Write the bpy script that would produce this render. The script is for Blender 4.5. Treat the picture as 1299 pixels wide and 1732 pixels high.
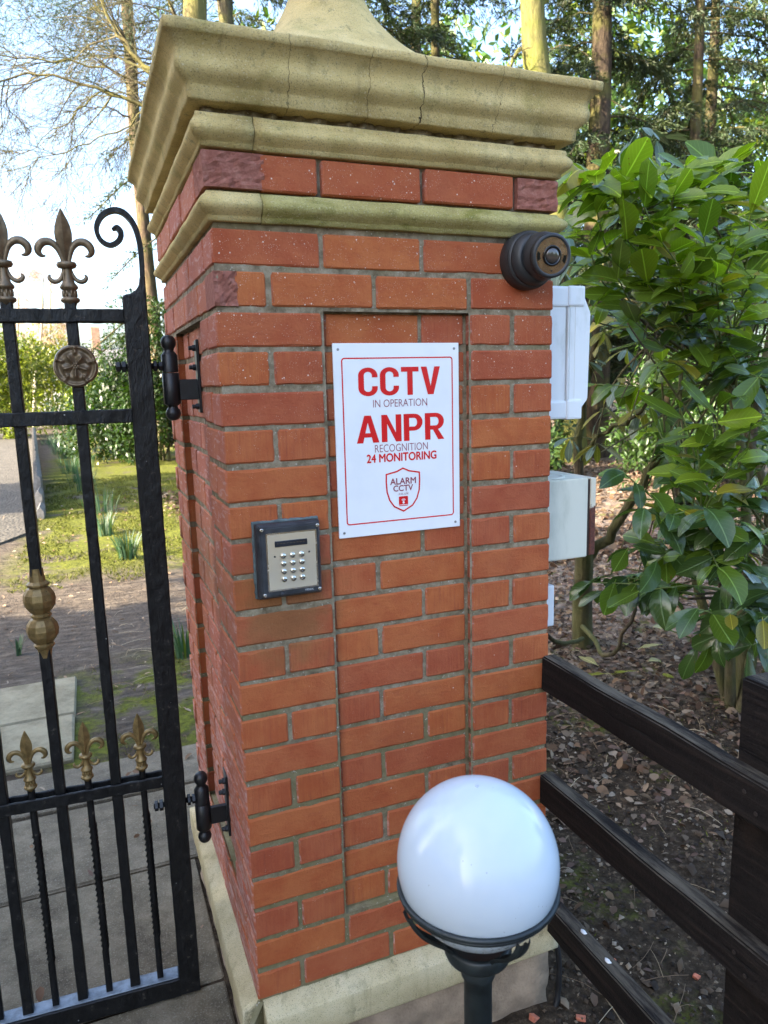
import bpy, bmesh, math, random
import numpy as np
from mathutils import Vector, Matrix, noise

for o in list(bpy.data.objects):
    bpy.data.objects.remove(o, do_unlink=True)
SC = bpy.context.scene
COL = SC.collection
rnd = random.Random(11)
nrs = np.random.RandomState(5)
PI = math.pi

# ------------------------------------------------------------------ camera
CAM = Vector((-0.25283, -1.48112, 1.39126))
CR = Vector((0.9261086, -0.3763950, -0.0254871))      # right
CD = Vector((-0.0883667, -0.1507517, -0.9846143))     # down
CF = Vector((0.3667617, 0.9141120, -0.1728732))       # forward
FPX = 1241.49
cd = bpy.data.cameras.new('camera')
cam = bpy.data.objects.new('camera', cd)
COL.objects.link(cam)
cam.matrix_world = Matrix(((CR.x, -CD.x, -CF.x, CAM.x), (CR.y, -CD.y, -CF.y, CAM.y),
                           (CR.z, -CD.z, -CF.z, CAM.z), (0, 0, 0, 1)))
cd.sensor_fit = 'VERTICAL'
cd.sensor_height = 36.0
cd.sensor_width = 27.0
cd.lens = FPX / 1732 * 36.0
cd.clip_start = 0.05
cd.clip_end = 2000
cd.dof.use_dof = True
cd.dof.focus_distance = 1.95
cd.dof.aperture_fstop = 7.0
SC.camera = cam

# ------------------------------------------------------------------ light
SUN_AZ = math.atan2(-0.985, -0.12)      # direction the sun stands in (x = sin, y = cos)
SUN_EL = math.radians(27)
w = bpy.data.worlds.new('World')
SC.world = w
w.use_nodes = True
wn = w.node_tree.nodes
bg = wn['Background']
sky = wn.new('ShaderNodeTexSky')
sky.sky_type = 'NISHITA'
sky.sun_disc = False
sky.sun_elevation = SUN_EL
sky.sun_rotation = SUN_AZ
sky.air_density = 1.0
sky.dust_density = 4.5
sky.ozone_density = 2.6
w.node_tree.links.new(sky.outputs[0], bg.inputs[0])
bg.inputs[1].default_value = 0.15
sl = bpy.data.lights.new('sun', 'SUN')
sl.energy = 4.0
sl.angle = math.radians(0.5)
sl.color = (1.0, 0.86, 0.66)
sun = bpy.data.objects.new('sun', sl)
COL.objects.link(sun)
SD = Vector((math.sin(SUN_AZ) * math.cos(SUN_EL), math.cos(SUN_AZ) * math.cos(SUN_EL), math.sin(SUN_EL)))
sun.rotation_euler = (-SD).to_track_quat('-Z', 'Y').to_euler()
sun.location = SD * 30
SC.view_settings.view_transform = 'Standard'
SC.view_settings.look = 'None'
SC.view_settings.gamma = 1
SC.view_settings.use_curve_mapping = False
SC.view_settings.exposure = 2.75
SC.render.engine = 'CYCLES'

# ------------------------------------------------------------------ helpers
def at(u, v, Y):
    """world point on the plane y = Y seen at photo pixel u, v"""
    d = CR * ((u - 649.5) / FPX) + CD * ((v - 866) / FPX) + CF
    return CAM + d * ((Y - CAM.y) / d.y)

def link(o, parent=None):
    COL.objects.link(o)
    if parent is not None:
        o.parent = parent
    return o

def tag(o, label=None, cat=None, group=None, kind=None):
    if label: o['label'] = label
    if cat: o['category'] = cat
    if group: o['group'] = group
    if kind: o['kind'] = kind
    return o

def thing(name, label, cat, loc=(0, 0, 0), rotz=0, group=None):
    o = bpy.data.objects.new(name, None)
    o.empty_display_size = 0.1
    o.location = loc
    o.rotation_euler = (0, 0, rotz)
    link(o)
    return tag(o, label, cat, group, 'thing')

def obj(name, me, mat=None, parent=None, smooth=False, loc=None):
    if isinstance(me, bmesh.types.BMesh):
        m = bpy.data.meshes.new(name)
        me.normal_update()
        me.to_mesh(m)
        me.free()
        me = m
    if mat is not None and len(me.materials) == 0:
        me.materials.append(mat)
    if smooth:
        me.polygons.foreach_set('use_smooth', [True] * len(me.polygons))
    o = bpy.data.objects.new(name, me)
    if loc is not None: o.location = loc
    return link(o, parent)

def mesh_np(name, V, F, smooth=False):
    """V (n,3), F (m,k)"""
    me = bpy.data.meshes.new(name)
    V = np.asarray(V, np.float32)
    F = np.asarray(F, np.int32)
    m, k = F.shape
    me.vertices.add(len(V)); me.vertices.foreach_set('co', V.ravel())
    me.loops.add(m * k); me.loops.foreach_set('vertex_index', F.ravel())
    me.polygons.add(m)
    me.polygons.foreach_set('loop_start', np.arange(0, m * k, k, dtype=np.int32))
    me.polygons.foreach_set('loop_total', np.full(m, k, np.int32))
    if smooth: me.polygons.foreach_set('use_smooth', np.ones(m, bool))
    me.update(calc_edges=True)
    me.validate()
    return me

def vcol(me, cols):
    a = me.color_attributes.new('tint', 'FLOAT_COLOR', 'POINT')
    c = np.ones((len(me.vertices), 4), np.float32)
    c[:, :3] = cols
    a.data.foreach_set('color', c.ravel())

def box(bm, x0, x1, y0, y1, z0, z1):
    vs = [bm.verts.new((x, y, z)) for z in (z0, z1) for y in (y0, y1) for x in (x0, x1)]
    for f in ((0, 2, 3, 1), (4, 5, 7, 6), (0, 1, 5, 4), (2, 6, 7, 3), (0, 4, 6, 2), (1, 3, 7, 5)):
        bm.faces.new([vs[i] for i in f])
    return vs

def bbox_bm(x0, x1, y0, y1, z0, z1, bev=0.0, seg=1, jit=0.0, rs=None):
    bm = bmesh.new()
    box(bm, x0, x1, y0, y1, z0, z1)
    if bev > 0:
        bmesh.ops.bevel(bm, geom=list(bm.edges), offset=bev, segments=seg, affect='EDGES', profile=0.6)
    if jit > 0:
        r = rs or rnd
        for v in bm.verts:
            v.co += Vector((r.gauss(0, jit), r.gauss(0, jit), r.gauss(0, jit)))
    return bm

def lathe_bm(prof, n=24, axis='Z', bm=None, cap=True):
    """prof list of (r, h)"""
    bm = bm or bmesh.new()
    rings = []
    for r, h in prof:
        ring = []
        for i in range(n):
            a = 2 * PI * i / n
            if axis == 'Z': p = (r * math.cos(a), r * math.sin(a), h)
            elif axis == 'Y': p = (r * math.cos(a), h, -r * math.sin(a))
            else: p = (h, r * math.cos(a), r * math.sin(a))
            ring.append(bm.verts.new(p))
        rings.append(ring)
    for a, b in zip(rings[:-1], rings[1:]):
        for i in range(n):
            j = (i + 1) % n
            bm.faces.new((a[i], a[j], b[j], b[i]))
    if cap:
        bm.faces.new(list(reversed(rings[0])))
        bm.faces.new(rings[-1])
    return bm

def tube_np(polys, sides=6):
    """polys: list of (points (n,3), radii (n,)) -> V, F"""
    VV, FF = [], []
    off = 0
    for P, Rr in polys:
        P = np.asarray(P, float); Rr = np.asarray(Rr, float)
        n = len(P)
        T = np.gradient(P, axis=0)
        T /= np.linalg.norm(T, axis=1)[:, None] + 1e-9
        ref = np.array([0.0, 0.0, 1.0]) if abs(T[0][2]) < 0.9 else np.array([1.0, 0, 0])
        U = np.cross(T, ref); U /= np.linalg.norm(U, axis=1)[:, None] + 1e-9
        W = np.cross(T, U)
        a = np.arange(sides) * 2 * PI / sides
        ring = P[:, None, :] + Rr[:, None, None] * (np.cos(a)[None, :, None] * U[:, None, :] + np.sin(a)[None, :, None] * W[:, None, :])
        VV.append(ring.reshape(-1, 3))
        i = np.arange(n - 1)[:, None] * sides
        j = np.arange(sides)[None, :]
        k = (j + 1) % sides
        q = np.stack([i + j, i + k, i + k + sides, i + j + sides], -1).reshape(-1, 4)
        FF.append(q + off)
        off += n * sides
    return np.concatenate(VV), np.concatenate(FF)

def smooth_path(pts, n):
    """Catmull-Rom resample"""
    P = [np.array(p, float) for p in pts]
    P = [2 * P[0] - P[1]] + P + [2 * P[-1] - P[-2]]
    out = []
    m = len(P) - 3
    for i in range(n):
        t = i / (n - 1) * m
        k = min(int(t), m - 1); f = t - k
        a, b, c, d = P[k:k + 4]
        out.append(0.5 * ((2 * b) + (-a + c) * f + (2 * a - 5 * b + 4 * c - d) * f * f + (-a + 3 * b - 3 * c + d) * f ** 3))
    return np.array(out)

def flat_tube(pts, radii, n=20, sides=8, ysc=1.0, axis=1):
    """closed-ended tube in a bmesh through (x, z) points, cross-section squeezed along y"""
    P = smooth_path([(p[0], 0, p[1]) for p in pts], n)
    Rr = np.interp(np.linspace(0, 1, n), np.linspace(0, 1, len(radii)), radii)
    bm = bmesh.new()
    rings = []
    T = np.gradient(P, axis=0)
    for i in range(n):
        t = T[i] / (np.linalg.norm(T[i]) + 1e-9)
        u = np.array([-t[2], 0, t[0]])
        ring = []
        for s in range(sides):
            a = 2 * PI * s / sides + PI / sides
            q = P[i] + u * math.cos(a) * Rr[i] + np.array([0, math.sin(a) * Rr[i] * ysc, 0])
            ring.append(bm.verts.new(q))
        rings.append(ring)
    for a, b in zip(rings[:-1], rings[1:]):
        for i in range(sides):
            j = (i + 1) % sides
            bm.faces.new((a[i], a[j], b[j], b[i]))
    bm.faces.new(list(reversed(rings[0]))); bm.faces.new(rings[-1])
    bmesh.ops.recalc_face_normals(bm, faces=bm.faces)
    return bm

def copy_tree(o, parent=None):
    c = o.copy()
    COL.objects.link(c)
    c.parent = parent
    for ch in o.children:
        copy_tree(ch, c)
    return c

# ------------------------------------------------------------------ materials
class NT:
    def __init__(s, name):
        s.m = bpy.data.materials.new(name)
        s.m.use_nodes = True
        s.t = s.m.node_tree
        s.n = s.t.nodes
        s.b = s.n['Principled BSDF']
        s.out = s.n['Material Output']
    def L(s, a, b): s.t.links.new(a, b)
    def node(s, t, **k):
        n = s.n.new(t)
        for a, v in k.items(): setattr(n, a, v)
        return n
    def setin(s, sock, v):
        if isinstance(v, bpy.types.NodeSocket): s.L(v, sock)
        else:
            if sock.type == 'RGBA' and len(v) == 3: v = (*v, 1)
            sock.default_value = v
    def pos(s): return s.node('ShaderNodeNewGeometry').outputs['Position']
    def nrm(s): return s.node('ShaderNodeNewGeometry').outputs['Normal']
    def objc(s): return s.node('ShaderNodeTexCoord').outputs['Object']
    def uv(s): return s.node('ShaderNodeTexCoord').outputs['UV']
    def rand(s): return s.node('ShaderNodeObjectInfo').outputs['Random']
    def sep(s, v):
        n = s.node('ShaderNodeSeparateXYZ'); s.setin(n.inputs[0], v); return n.outputs
    def comb(s, x, y, z):
        n = s.node('ShaderNodeCombineXYZ')
        for i, v in enumerate((x, y, z)): s.setin(n.inputs[i], v)
        return n.outputs[0]
    def vmul(s, v, k):
        n = s.node('ShaderNodeVectorMath', operation='MULTIPLY'); s.setin(n.inputs[0], v); s.setin(n.inputs[1], k); return n.outputs[0]
    def vadd(s, v, k):
        n = s.node('ShaderNodeVectorMath', operation='ADD'); s.setin(n.inputs[0], v); s.setin(n.inputs[1], k); return n.outputs[0]
    def math(s, op, a, b=0.0, c=0.0, clamp=False):
        n = s.node('ShaderNodeMath', operation=op, use_clamp=clamp)
        s.setin(n.inputs[0], a); s.setin(n.inputs[1], b); s.setin(n.inputs[2], c)
        return n.outputs[0]
    def noise(s, vec, scale, detail=3.0, rough=0.55, dist=0.0):
        n = s.node('ShaderNodeTexNoise')
        s.setin(n.inputs['Vector'], vec); n.inputs['Scale'].default_value = scale
        n.inputs['Detail'].default_value = detail; n.inputs['Roughness'].default_value = rough
        n.inputs['Distortion'].default_value = dist
        return n.outputs['Fac']
    def vor(s, vec, scale, feature='F1', out='Distance', rnd=1.0):
        n = s.node('ShaderNodeTexVoronoi', feature=feature)
        s.setin(n.inputs['Vector'], vec); n.inputs['Scale'].default_value = scale
        n.inputs['Randomness'].default_value = rnd
        return n.outputs[out]
    def ramp(s, fac, stops, interp='LINEAR'):
        n = s.node('ShaderNodeValToRGB')
        n.color_ramp.interpolation = interp
        e = n.color_ramp.elements
        while len(e) < len(stops): e.new(0.5)
        for i, (p, c) in enumerate(stops):
            e[i].position = p
            e[i].color = (c, c, c, 1) if isinstance(c, (int, float)) else (*c, 1)
        s.setin(n.inputs[0], fac)
        return n.outputs[0]
    def step(s, x, a, b):
        n = s.node('ShaderNodeMapRange', interpolation_type='SMOOTHSTEP')
        s.setin(n.inputs[0], x)
        n.inputs[1].default_value = a; n.inputs[2].default_value = b
        return n.outputs[0]
    def mix(s, f, a, b, mode='MIX'):
        n = s.node('ShaderNodeMix', data_type='RGBA', blend_type=mode)
        s.setin(n.inputs[0], f); s.setin(n.inputs[6], a); s.setin(n.inputs[7], b)
        return n.outputs[2]
    def bump(s, h, strength=0.5, dist=0.002, normal=None):
        n = s.node('ShaderNodeBump')
        n.inputs['Strength'].default_value = strength; n.inputs['Distance'].default_value = dist
        s.setin(n.inputs['Height'], h)
        if normal is not None: s.L(normal, n.inputs['Normal'])
        return n.outputs[0]
    def set(s, **k):
        names = dict(color='Base Color', rough='Roughness', metal='Metallic', normal='Normal', spec='Specular IOR Level',
                     coat='Coat Weight', coatr='Coat Roughness', sss='Subsurface Weight', trans='Transmission Weight', ior='IOR')
        for a, v in k.items(): s.setin(s.b.inputs[names[a]], v)
        return s.m

def simple(name, col, rough=0.5, metal=0.0, var=0.15, scale=30, bump=0.2, bscale=120, bd=0.001, coat=0.0):
    t = NT(name)
    p = t.pos()
    n = t.noise(p, scale, 4)
    c = t.mix(t.step(n, 0.3, 0.7), tuple(x * (1 - var) for x in col), tuple(min(1, x * (1 + var)) for x in col))
    h = t.noise(p, bscale, 3)
    r = t.math('ADD', t.math('MULTIPLY', n, 0.25), rough - 0.125)
    return t.set(color=c, rough=r, metal=metal, normal=t.bump(h, bump, bd), coat=coat)

def brick_mat(name, header):
    t = NT(name)
    p = t.pos(); oc = t.objc(); rd = t.rand()
    sx = t.sep(p)
    off = t.comb(t.math('MULTIPLY', rd, 37.0), t.math('MULTIPLY', rd, 91.0), t.math('MULTIPLY', rd, 53.0))
    lc = t.vadd(oc, off)
    base = t.ramp(rd, [(0.0, (0.395, 0.108, 0.036)), (0.25, (0.43, 0.126, 0.039)), (0.5, (0.385, 0.102, 0.039)),
                       (0.75, (0.365, 0.094, 0.041)), (1.0, (0.41, 0.117, 0.037))])
    n1 = t.noise(lc, 14, 4, 0.6)
    c = t.mix(t.step(n1, 0.35, 0.7), base, t.mix(1.0, base, (0.86, 0.70, 0.66), 'MULTIPLY'))
    st = t.vmul(lc, (170, 170, 9) if header else (34, 34, 95))
    s = t.noise(st, 1.0, 3, 0.6, 0.6)
    c = t.mix(t.math('MULTIPLY', t.step(s, 0.45, 0.75), 0.5 if header else 0.3), c, t.mix(1.0, c, (1.18, 1.35, 1.25), 'MULTIPLY'))
    c = t.mix(t.math('MULTIPLY', t.step(s, 0.42, 0.25), 0.42 if header else 0.22), c, (0.22, 0.055, 0.032))
    soot = t.noise(t.vadd(p, (5, 2, 1)), 3.1, 5, 0.68)
    c = t.mix(t.math('MULTIPLY', t.step(soot, 0.52, 0.78), 0.25), c, (0.20, 0.066, 0.036))
    lime = t.noise(t.vmul(t.vadd(p, (2, 7, 3)), (1, 1, 1.6)), 17, 5, 0.72, 0.6)
    c = t.mix(t.math('MULTIPLY', t.step(lime, 0.66, 0.80), 0.28), c, (0.52, 0.34, 0.25))
    # small dark pits
    pit = t.vor(lc, 210)
    pm = t.math('MULTIPLY', t.step(pit, 0.16, 0.08), t.step(t.noise(lc, 60, 2), 0.56, 0.66))
    c = t.mix(pm, c, (0.07, 0.03, 0.02))
    # lime flecks, mostly on the upper courses
    fl = t.vor(p, 95)
    dens = t.math('ADD', t.math('MULTIPLY', t.step(sx[2], 1.05, 1.5), 0.16), 0.0)
    fm = t.math('MULTIPLY', t.step(fl, 0.17, 0.11), t.step(t.math('ADD', t.noise(p, 33, 2), dens), 0.665, 0.76))
    c = t.mix(fm, c, (0.70, 0.60, 0.52))
    fl2 = t.vor(p, 300)
    fm2 = t.math('MULTIPLY', t.step(fl2, 0.2, 0.12), t.step(t.math('ADD', t.noise(p, 40, 2), dens), 0.60, 0.72))
    c = t.mix(t.math('MULTIPLY', fm2, 0.8), c, (0.62, 0.50, 0.42))
    # lime bloom on the gate-side face
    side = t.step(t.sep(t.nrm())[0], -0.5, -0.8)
    ef = t.noise(t.vmul(p, (1, 9, 28)), 2.2, 4, 0.65, 0.8)
    efz = t.math('ADD', t.math('MULTIPLY', t.step(sx[2], 0.9, 0.1), 0.10), 0.0)
    em = t.math('MULTIPLY', side, t.step(t.math('ADD', ef, efz), 0.50, 0.74))
    c = t.mix(t.math('MULTIPLY', em, 0.6), c, (0.58, 0.46, 0.43))
    c = t.mix(t.math('MULTIPLY', side, 0.25), c, (0.46, 0.20, 0.16))  # even paler pink: sky brightness on this face put into the colour
    # green-brown algae stain below the keypad
    dx = t.math('SUBTRACT', sx[0], 0.11); dz = t.math('SUBTRACT', sx[2], 0.93)
    dd = t.math('SQRT', t.math('ADD', t.math('MULTIPLY', dx, dx), t.math('MULTIPLY', t.math('MULTIPLY', dz, dz), 0.55)))
    am = t.step(t.math('ADD', dd, t.math('MULTIPLY', t.math('SUBTRACT', t.noise(p, 22, 4), 0.5), 0.16)), 0.15, 0.04)
    c = t.mix(t.math('MULTIPLY', am, 0.5), c, (0.15, 0.105, 0.035))
    # pale scuffs along edges, irregular
    h = t.math('ADD', t.math('MULTIPLY', s, 0.6), t.math('MULTIPLY', t.noise(lc, 150, 5, 0.75), 1.1))
    h = t.math('SUBTRACT', h, t.math('MULTIPLY', pm, 0.6))
    return t.set(color=c, rough=0.82, normal=t.bump(h, 0.8, 0.0026), spec=0.3)

def mortar_mat():
    t = NT('mortar')
    p = t.pos(); z = t.sep(p)[2]
    n = t.noise(p, 40, 5, 0.65)
    c = t.ramp(n, [(0.3, (0.105, 0.080, 0.048)), (0.5, (0.235, 0.188, 0.122)), (0.72, (0.37, 0.315, 0.225))])
    g = t.math('MULTIPLY', t.step(t.math('ADD', t.noise(p, 5, 4), t.math('MULTIPLY', t.step(z, 1.1, 0.1), 0.22)), 0.5, 0.72), 0.7)
    c = t.mix(g, c, (0.17, 0.15, 0.065))
    c = t.mix(t.step(t.noise(p, 150, 2), 0.64, 0.74), c, (0.42, 0.38, 0.31))
    return t.set(color=c, rough=0.95, normal=t.bump(t.noise(p, 190, 5, 0.7), 0.9, 0.003), spec=0.2)

def rough_brick_mat():
    t = NT('split_brick')
    p = t.pos()
    n = t.noise(p, 70, 5, 0.7)
    c = t.ramp(n, [(0.25, (0.24, 0.085, 0.062)), (0.5, (0.37, 0.145, 0.105)), (0.75, (0.50, 0.24, 0.18))])
    return t.set(color=c, rough=0.95, normal=t.bump(t.noise(p, 230, 5, 0.75), 1.0, 0.006), spec=0.2)

def stone_mat(name, tone=1.0, moss=0.35, crack=False, wash=(1, 1, 1)):
    t = NT(name)
    p = t.pos(); s = t.sep(p)
    n = t.noise(p, 7, 5, 0.62)
    c = t.ramp(n, [(0.25, (0.34 * tone, 0.255 * tone, 0.105 * tone)), (0.5, (0.49 * tone, 0.385 * tone, 0.175 * tone)),
                   (0.75, (0.58 * tone, 0.475 * tone, 0.245 * tone))])
    c = t.mix(1.0, c, wash, 'MULTIPLY')
    # dark weather streaks that ran down
    st = t.noise(t.vmul(p, (26, 26, 3.5)), 1.0, 4, 0.6, 0.5)
    c = t.mix(t.math('MULTIPLY', t.step(st, 0.54, 0.78), 0.5), c, (0.19, 0.155, 0.075))
    # algae patches
    g = t.noise(t.vmul(p, (1, 1, 2)), 6.5, 5, 0.65, 0.4)
    c = t.mix(t.math('MULTIPLY', t.step(g, 0.50, 0.70), moss), c, (0.225, 0.21, 0.045))
    gg = t.noise(t.vadd(p, (4, 1, 9)), 3.3, 6, 0.7)
    c = t.mix(t.math('MULTIPLY', t.step(gg, 0.52, 0.76), 0.35), c, (0.30, 0.27, 0.15))
    lich = t.math('MULTIPLY', t.step(t.noise(p, 30, 5, 0.75), 0.58, 0.68), t.step(t.noise(p, 4.5, 3), 0.45, 0.6))
    c = t.mix(t.math('MULTIPLY', lich, 0.6), c, (0.16, 0.155, 0.075))
    # grit
    c = t.mix(t.math('MULTIPLY', t.step(t.noise(p, 420, 2), 0.56, 0.68), 0.55), c, (0.09, 0.08, 0.05))
    c = t.mix(t.math('MULTIPLY', t.step(t.noise(p, 300, 2), 0.60, 0.70), 0.5), c, (0.66, 0.58, 0.40))
    h = t.math('ADD', t.noise(p, 260, 4, 0.7), t.math('MULTIPLY', n, 0.5))
    if crack:
        cm = None
        for x0, w0, amp in ((0.428, 0.0012, 0.02), (0.315, 0.0006, 0.014), (0.155, 0.0006, 0.012), (0.60, 0.0005, 0.02)):
            wob = t.math('MULTIPLY', t.math('SUBTRACT', t.noise(t.vadd(p, (x0 * 31, 0, 0)), 26, 3, 0.6), 0.5), amp * 2)
            d = t.math('ABSOLUTE', t.math('SUBTRACT', t.math('ADD', s[0], wob), x0))
            k = t.math('MULTIPLY', t.step(d, w0, w0 * 0.4), t.step(s[1], 0.05, 0.03))
            cm = k if cm is None else t.math('MAXIMUM', cm, k)
        c = t.mix(t.math('MULTIPLY', cm, 0.9), c, (0.035, 0.03, 0.02))
        h = t.math('SUBTRACT', h, t.math('MULTIPLY', cm, 3.0))
    return t.set(color=c, rough=0.93, normal=t.bump(h, 0.9, 0.0035), spec=0.2)

def iron_mat():
    t = NT('black_iron_paint')
    p = t.pos()
    n = t.noise(p, 55, 5, 0.7)
    c = t.ramp(n, [(0.4, (0.0055, 0.0055, 0.006)), (0.62, (0.010, 0.0095, 0.009)), (0.70, (0.06, 0.05, 0.038)), (0.78, (0.16, 0.145, 0.12))])
    # sparse white scrapes
    k = t.math('MULTIPLY', t.step(t.vor(p, 60), 0.12, 0.07), t.step(t.noise(p, 21, 2), 0.62, 0.68))
    c = t.mix(k, c, (0.5, 0.5, 0.48))
    z = t.sep(p)[2]
    ham = t.noise(t.vmul(p, (1.6, 1, 0.6)), 62, 3, 0.6, 0.3)
    return t.set(color=c, rough=t.ramp(n, [(0.4, 0.36), (0.8, 0.75)]), normal=t.bump(t.math('ADD', ham, t.math('MULTIPLY', n, 0.3)), 0.7, 0.004), spec=0.32)

def gold_mat(name, col, rough=0.42):
    t = NT(name)
    p = t.pos()
    n = t.noise(p, 60, 4, 0.6)
    c = t.mix(t.step(n, 0.35, 0.7), tuple(x * 0.62 for x in col), col)
    c = t.mix(t.step(t.noise(p, 160, 2), 0.66, 0.76), c, (0.03, 0.025, 0.018))
    return t.set(color=c, rough=rough, metal=0.5, normal=t.bump(n, 0.4, 0.0015))

def wood_mat():
    t = NT('creosoted_timber')
    p = t.pos()
    g = t.noise(t.vmul(p, (70, 3.5, 70)), 1.0, 4, 0.6, 0.4)
    c = t.ramp(g, [(0.3, (0.005, 0.004, 0.0038)), (0.55, (0.012, 0.0092, 0.008)), (0.78, (0.032, 0.023, 0.018))])
    b = t.noise(p, 9, 4, 0.6)
    c = t.mix(t.math('MULTIPLY', t.step(b, 0.58, 0.78), 0.4), c, (0.040, 0.026, 0.019))
    # lichen-grey weathered upper faces
    up = t.step(t.sep(t.nrm())[2], 0.6, 0.95)
    c = t.mix(t.math('MULTIPLY', up, t.step(t.noise(t.vmul(p, (30, 4, 30)), 1.3, 5, 0.7), 0.36, 0.66)), c, (0.105, 0.090, 0.066))
    sp = t.step(t.noise(t.vmul(p, (95, 2.2, 95)), 1.0, 2, 0.5, 0.8), 0.66, 0.72)
    c = t.mix(t.math('MULTIPLY', sp, .8), c, (0.003, 0.0025, 0.002))
    g = t.math('SUBTRACT', g, sp)
    return t.set(color=c, rough=0.85, normal=t.bump(t.math('ADD', g, t.math('MULTIPLY', t.noise(p, 90, 5, .7), .5)), 1.0, 0.004), spec=0.22)

def ground_mat():
    t = NT('woodland_ground')
    p = t.pos(); s = t.sep(p)
    big = t.noise(p, 0.9, 5, 0.6)
    fine = t.noise(p, 38, 5, 0.7)
    soil = t.ramp(fine, [(0.3, (0.018, 0.012, 0.007)), (0.55, (0.058, 0.040, 0.024)), (0.75, (0.16, 0.115, 0.07))])
    litter = t.ramp(t.noise(p, 16, 5, 0.7), [(0.3, (0.07, 0.05, 0.036)), (0.5, (0.20, 0.15, 0.11)), (0.72, (0.40, 0.31, 0.24))])
    wob = t.math('MULTIPLY', t.math('SUBTRACT', big, 0.5), 2.4)
    yy = t.math('ADD', s[1], wob); xx = t.math('ADD', s[0], wob)
    c = t.mix(t.math('MULTIPLY', t.step(yy, 1.0, 2.6), t.step(xx, 0.9, 1.8)), soil, litter)
    # worn dirt track behind the gate
    dirt = t.ramp(t.noise(t.vmul(p, (0.7, 2.2, 1)), 9, 5, 0.7), [(0.3, (0.040, 0.031, 0.024)), (0.55, (0.110, 0.088, 0.067)), (0.75, (0.21, 0.175, 0.135))])
    left = t.step(xx, 1.6, 0.9)
    c = t.mix(t.math('MULTIPLY', left, t.step(s[1], 1.6, 2.6)), c, dirt)
    # moss and short grass
    mossc = t.ramp(t.noise(p, 24, 5, 0.7), [(0.30, (0.050, 0.042, 0.016)), (0.44, (0.085, 0.092, 0.016)), (0.58, (0.130, 0.142, 0.018)), (0.78, (0.20, 0.20, 0.035))])
    lawn = t.math('MULTIPLY', t.step(t.math('ADD', s[1], t.math('MULTIPLY', wob, 0.35)), 5.3, 6.1), t.step(t.math('ADD', s[0], t.math('MULTIPLY', wob, 0.4)), -1.3, -0.75))
    lawn = t.math('MULTIPLY', lawn, t.step(t.noise(t.vadd(p, (3, 0, 0)), 1.7, 5, 0.65), 0.33, 0.47))
    lawn = t.math('MULTIPLY', lawn, t.step(t.math('SUBTRACT', s[0], t.math('MULTIPLY', s[1], 0.22)), 2.6, 1.2))
    near = t.math('MULTIPLY', t.step(xx, -0.75, -0.2), t.math('MULTIPLY', t.step(xx, 1.4, 0.7), t.step(t.math('ABSOLUTE', t.math('SUBTRACT', s[1], 2.5)), 1.0, 0.4)))
    near = t.math('MULTIPLY', near, t.step(t.noise(p, 3.2, 5, 0.65), 0.42, 0.56))
    spots = t.math('MULTIPLY', t.step(t.noise(t.vadd(p, (9, 4, 0)), 2.6, 5, 0.68), 0.55, 0.66), t.step(s[0], 0.7, 0.9))
    c = t.mix(t.math('MAXIMUM', lawn, t.math('MAXIMUM', near, t.math('MULTIPLY', spots, 0.75))), c, mossc)
    h = t.math('ADD', fine, t.math('MULTIPLY', t.noise(p, 8, 4), 2.0))
    return t.set(color=c, rough=0.97, normal=t.bump(h, 0.9, 0.02), spec=0.15)

def paving_mat():
    t = NT('grey_paving')
    p = t.pos(); rd = t.rand()
    n = t.noise(t.vadd(p, t.comb(rd, rd, rd)), 7, 8, 0.74)
    c = t.ramp(n, [(0.28, (0.060, 0.045, 0.028)), (0.5, (0.20, 0.162, 0.105)), (0.74, (0.36, 0.30, 0.205))])
    c = t.mix(t.math('MULTIPLY', rd, 0.4), c, (0.17, 0.155, 0.125))
    c = t.mix(t.math('MULTIPLY', t.step(t.noise(p, 200, 3), 0.54, 0.66), 0.6), c, (0.36, 0.315, 0.235))
    c = t.mix(t.math('MULTIPLY', t.step(t.noise(p, 2.2, 5, 0.7), 0.55, 0.7), 0.6), c, (0.05, 0.043, 0.035))
    y = t.sep(p)[1]
    c = t.mix(t.math('MULTIPLY', t.step(y, 1.9, 2.0), 0.75), c, t.mix(t.step(n, 0.3, 0.7), (0.23, 0.20, 0.125), (0.40, 0.355, 0.235)))
    return t.set(color=c, rough=0.9, normal=t.bump(t.math('ADD', t.noise(p, 120, 5, 0.75), n), 0.9, 0.008), spec=0.2)

def gravel_mat():
    t = NT('drive_gravel')
    p = t.pos()
    v = t.vor(p, 26, out='Color')
    n = t.noise(p, 3, 4)
    c = t.mix(0.5, t.ramp(n, [(0.3, (0.040, 0.035, 0.027)), (0.7, (0.090, 0.080, 0.064))]), t.ramp(t.sep(v)[0], [(0, (0.030, 0.026, 0.020)), (1, (0.115, 0.102, 0.082))]))
    return t.set(color=c, rough=0.95, normal=t.bump(t.vor(p, 26), 0.8, 0.02))

def bark_mat(name, a, b, moss=None, mamt=0.5):
    t = NT(name)
    p = t.pos()
    n = t.noise(t.vmul(p, (6, 6, 1.6)), 2.5, 5, 0.7, 0.6)
    c = t.mix(t.step(n, 0.35, 0.68), a, b)
    if moss: c = t.mix(t.math('MULTIPLY', t.step(t.noise(p, 2.4, 4, 0.6), 0.38, 0.62), mamt), c, moss)
    return t.set(color=c, rough=0.95, normal=t.bump(n, 0.9, 0.03), spec=0.15)

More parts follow.
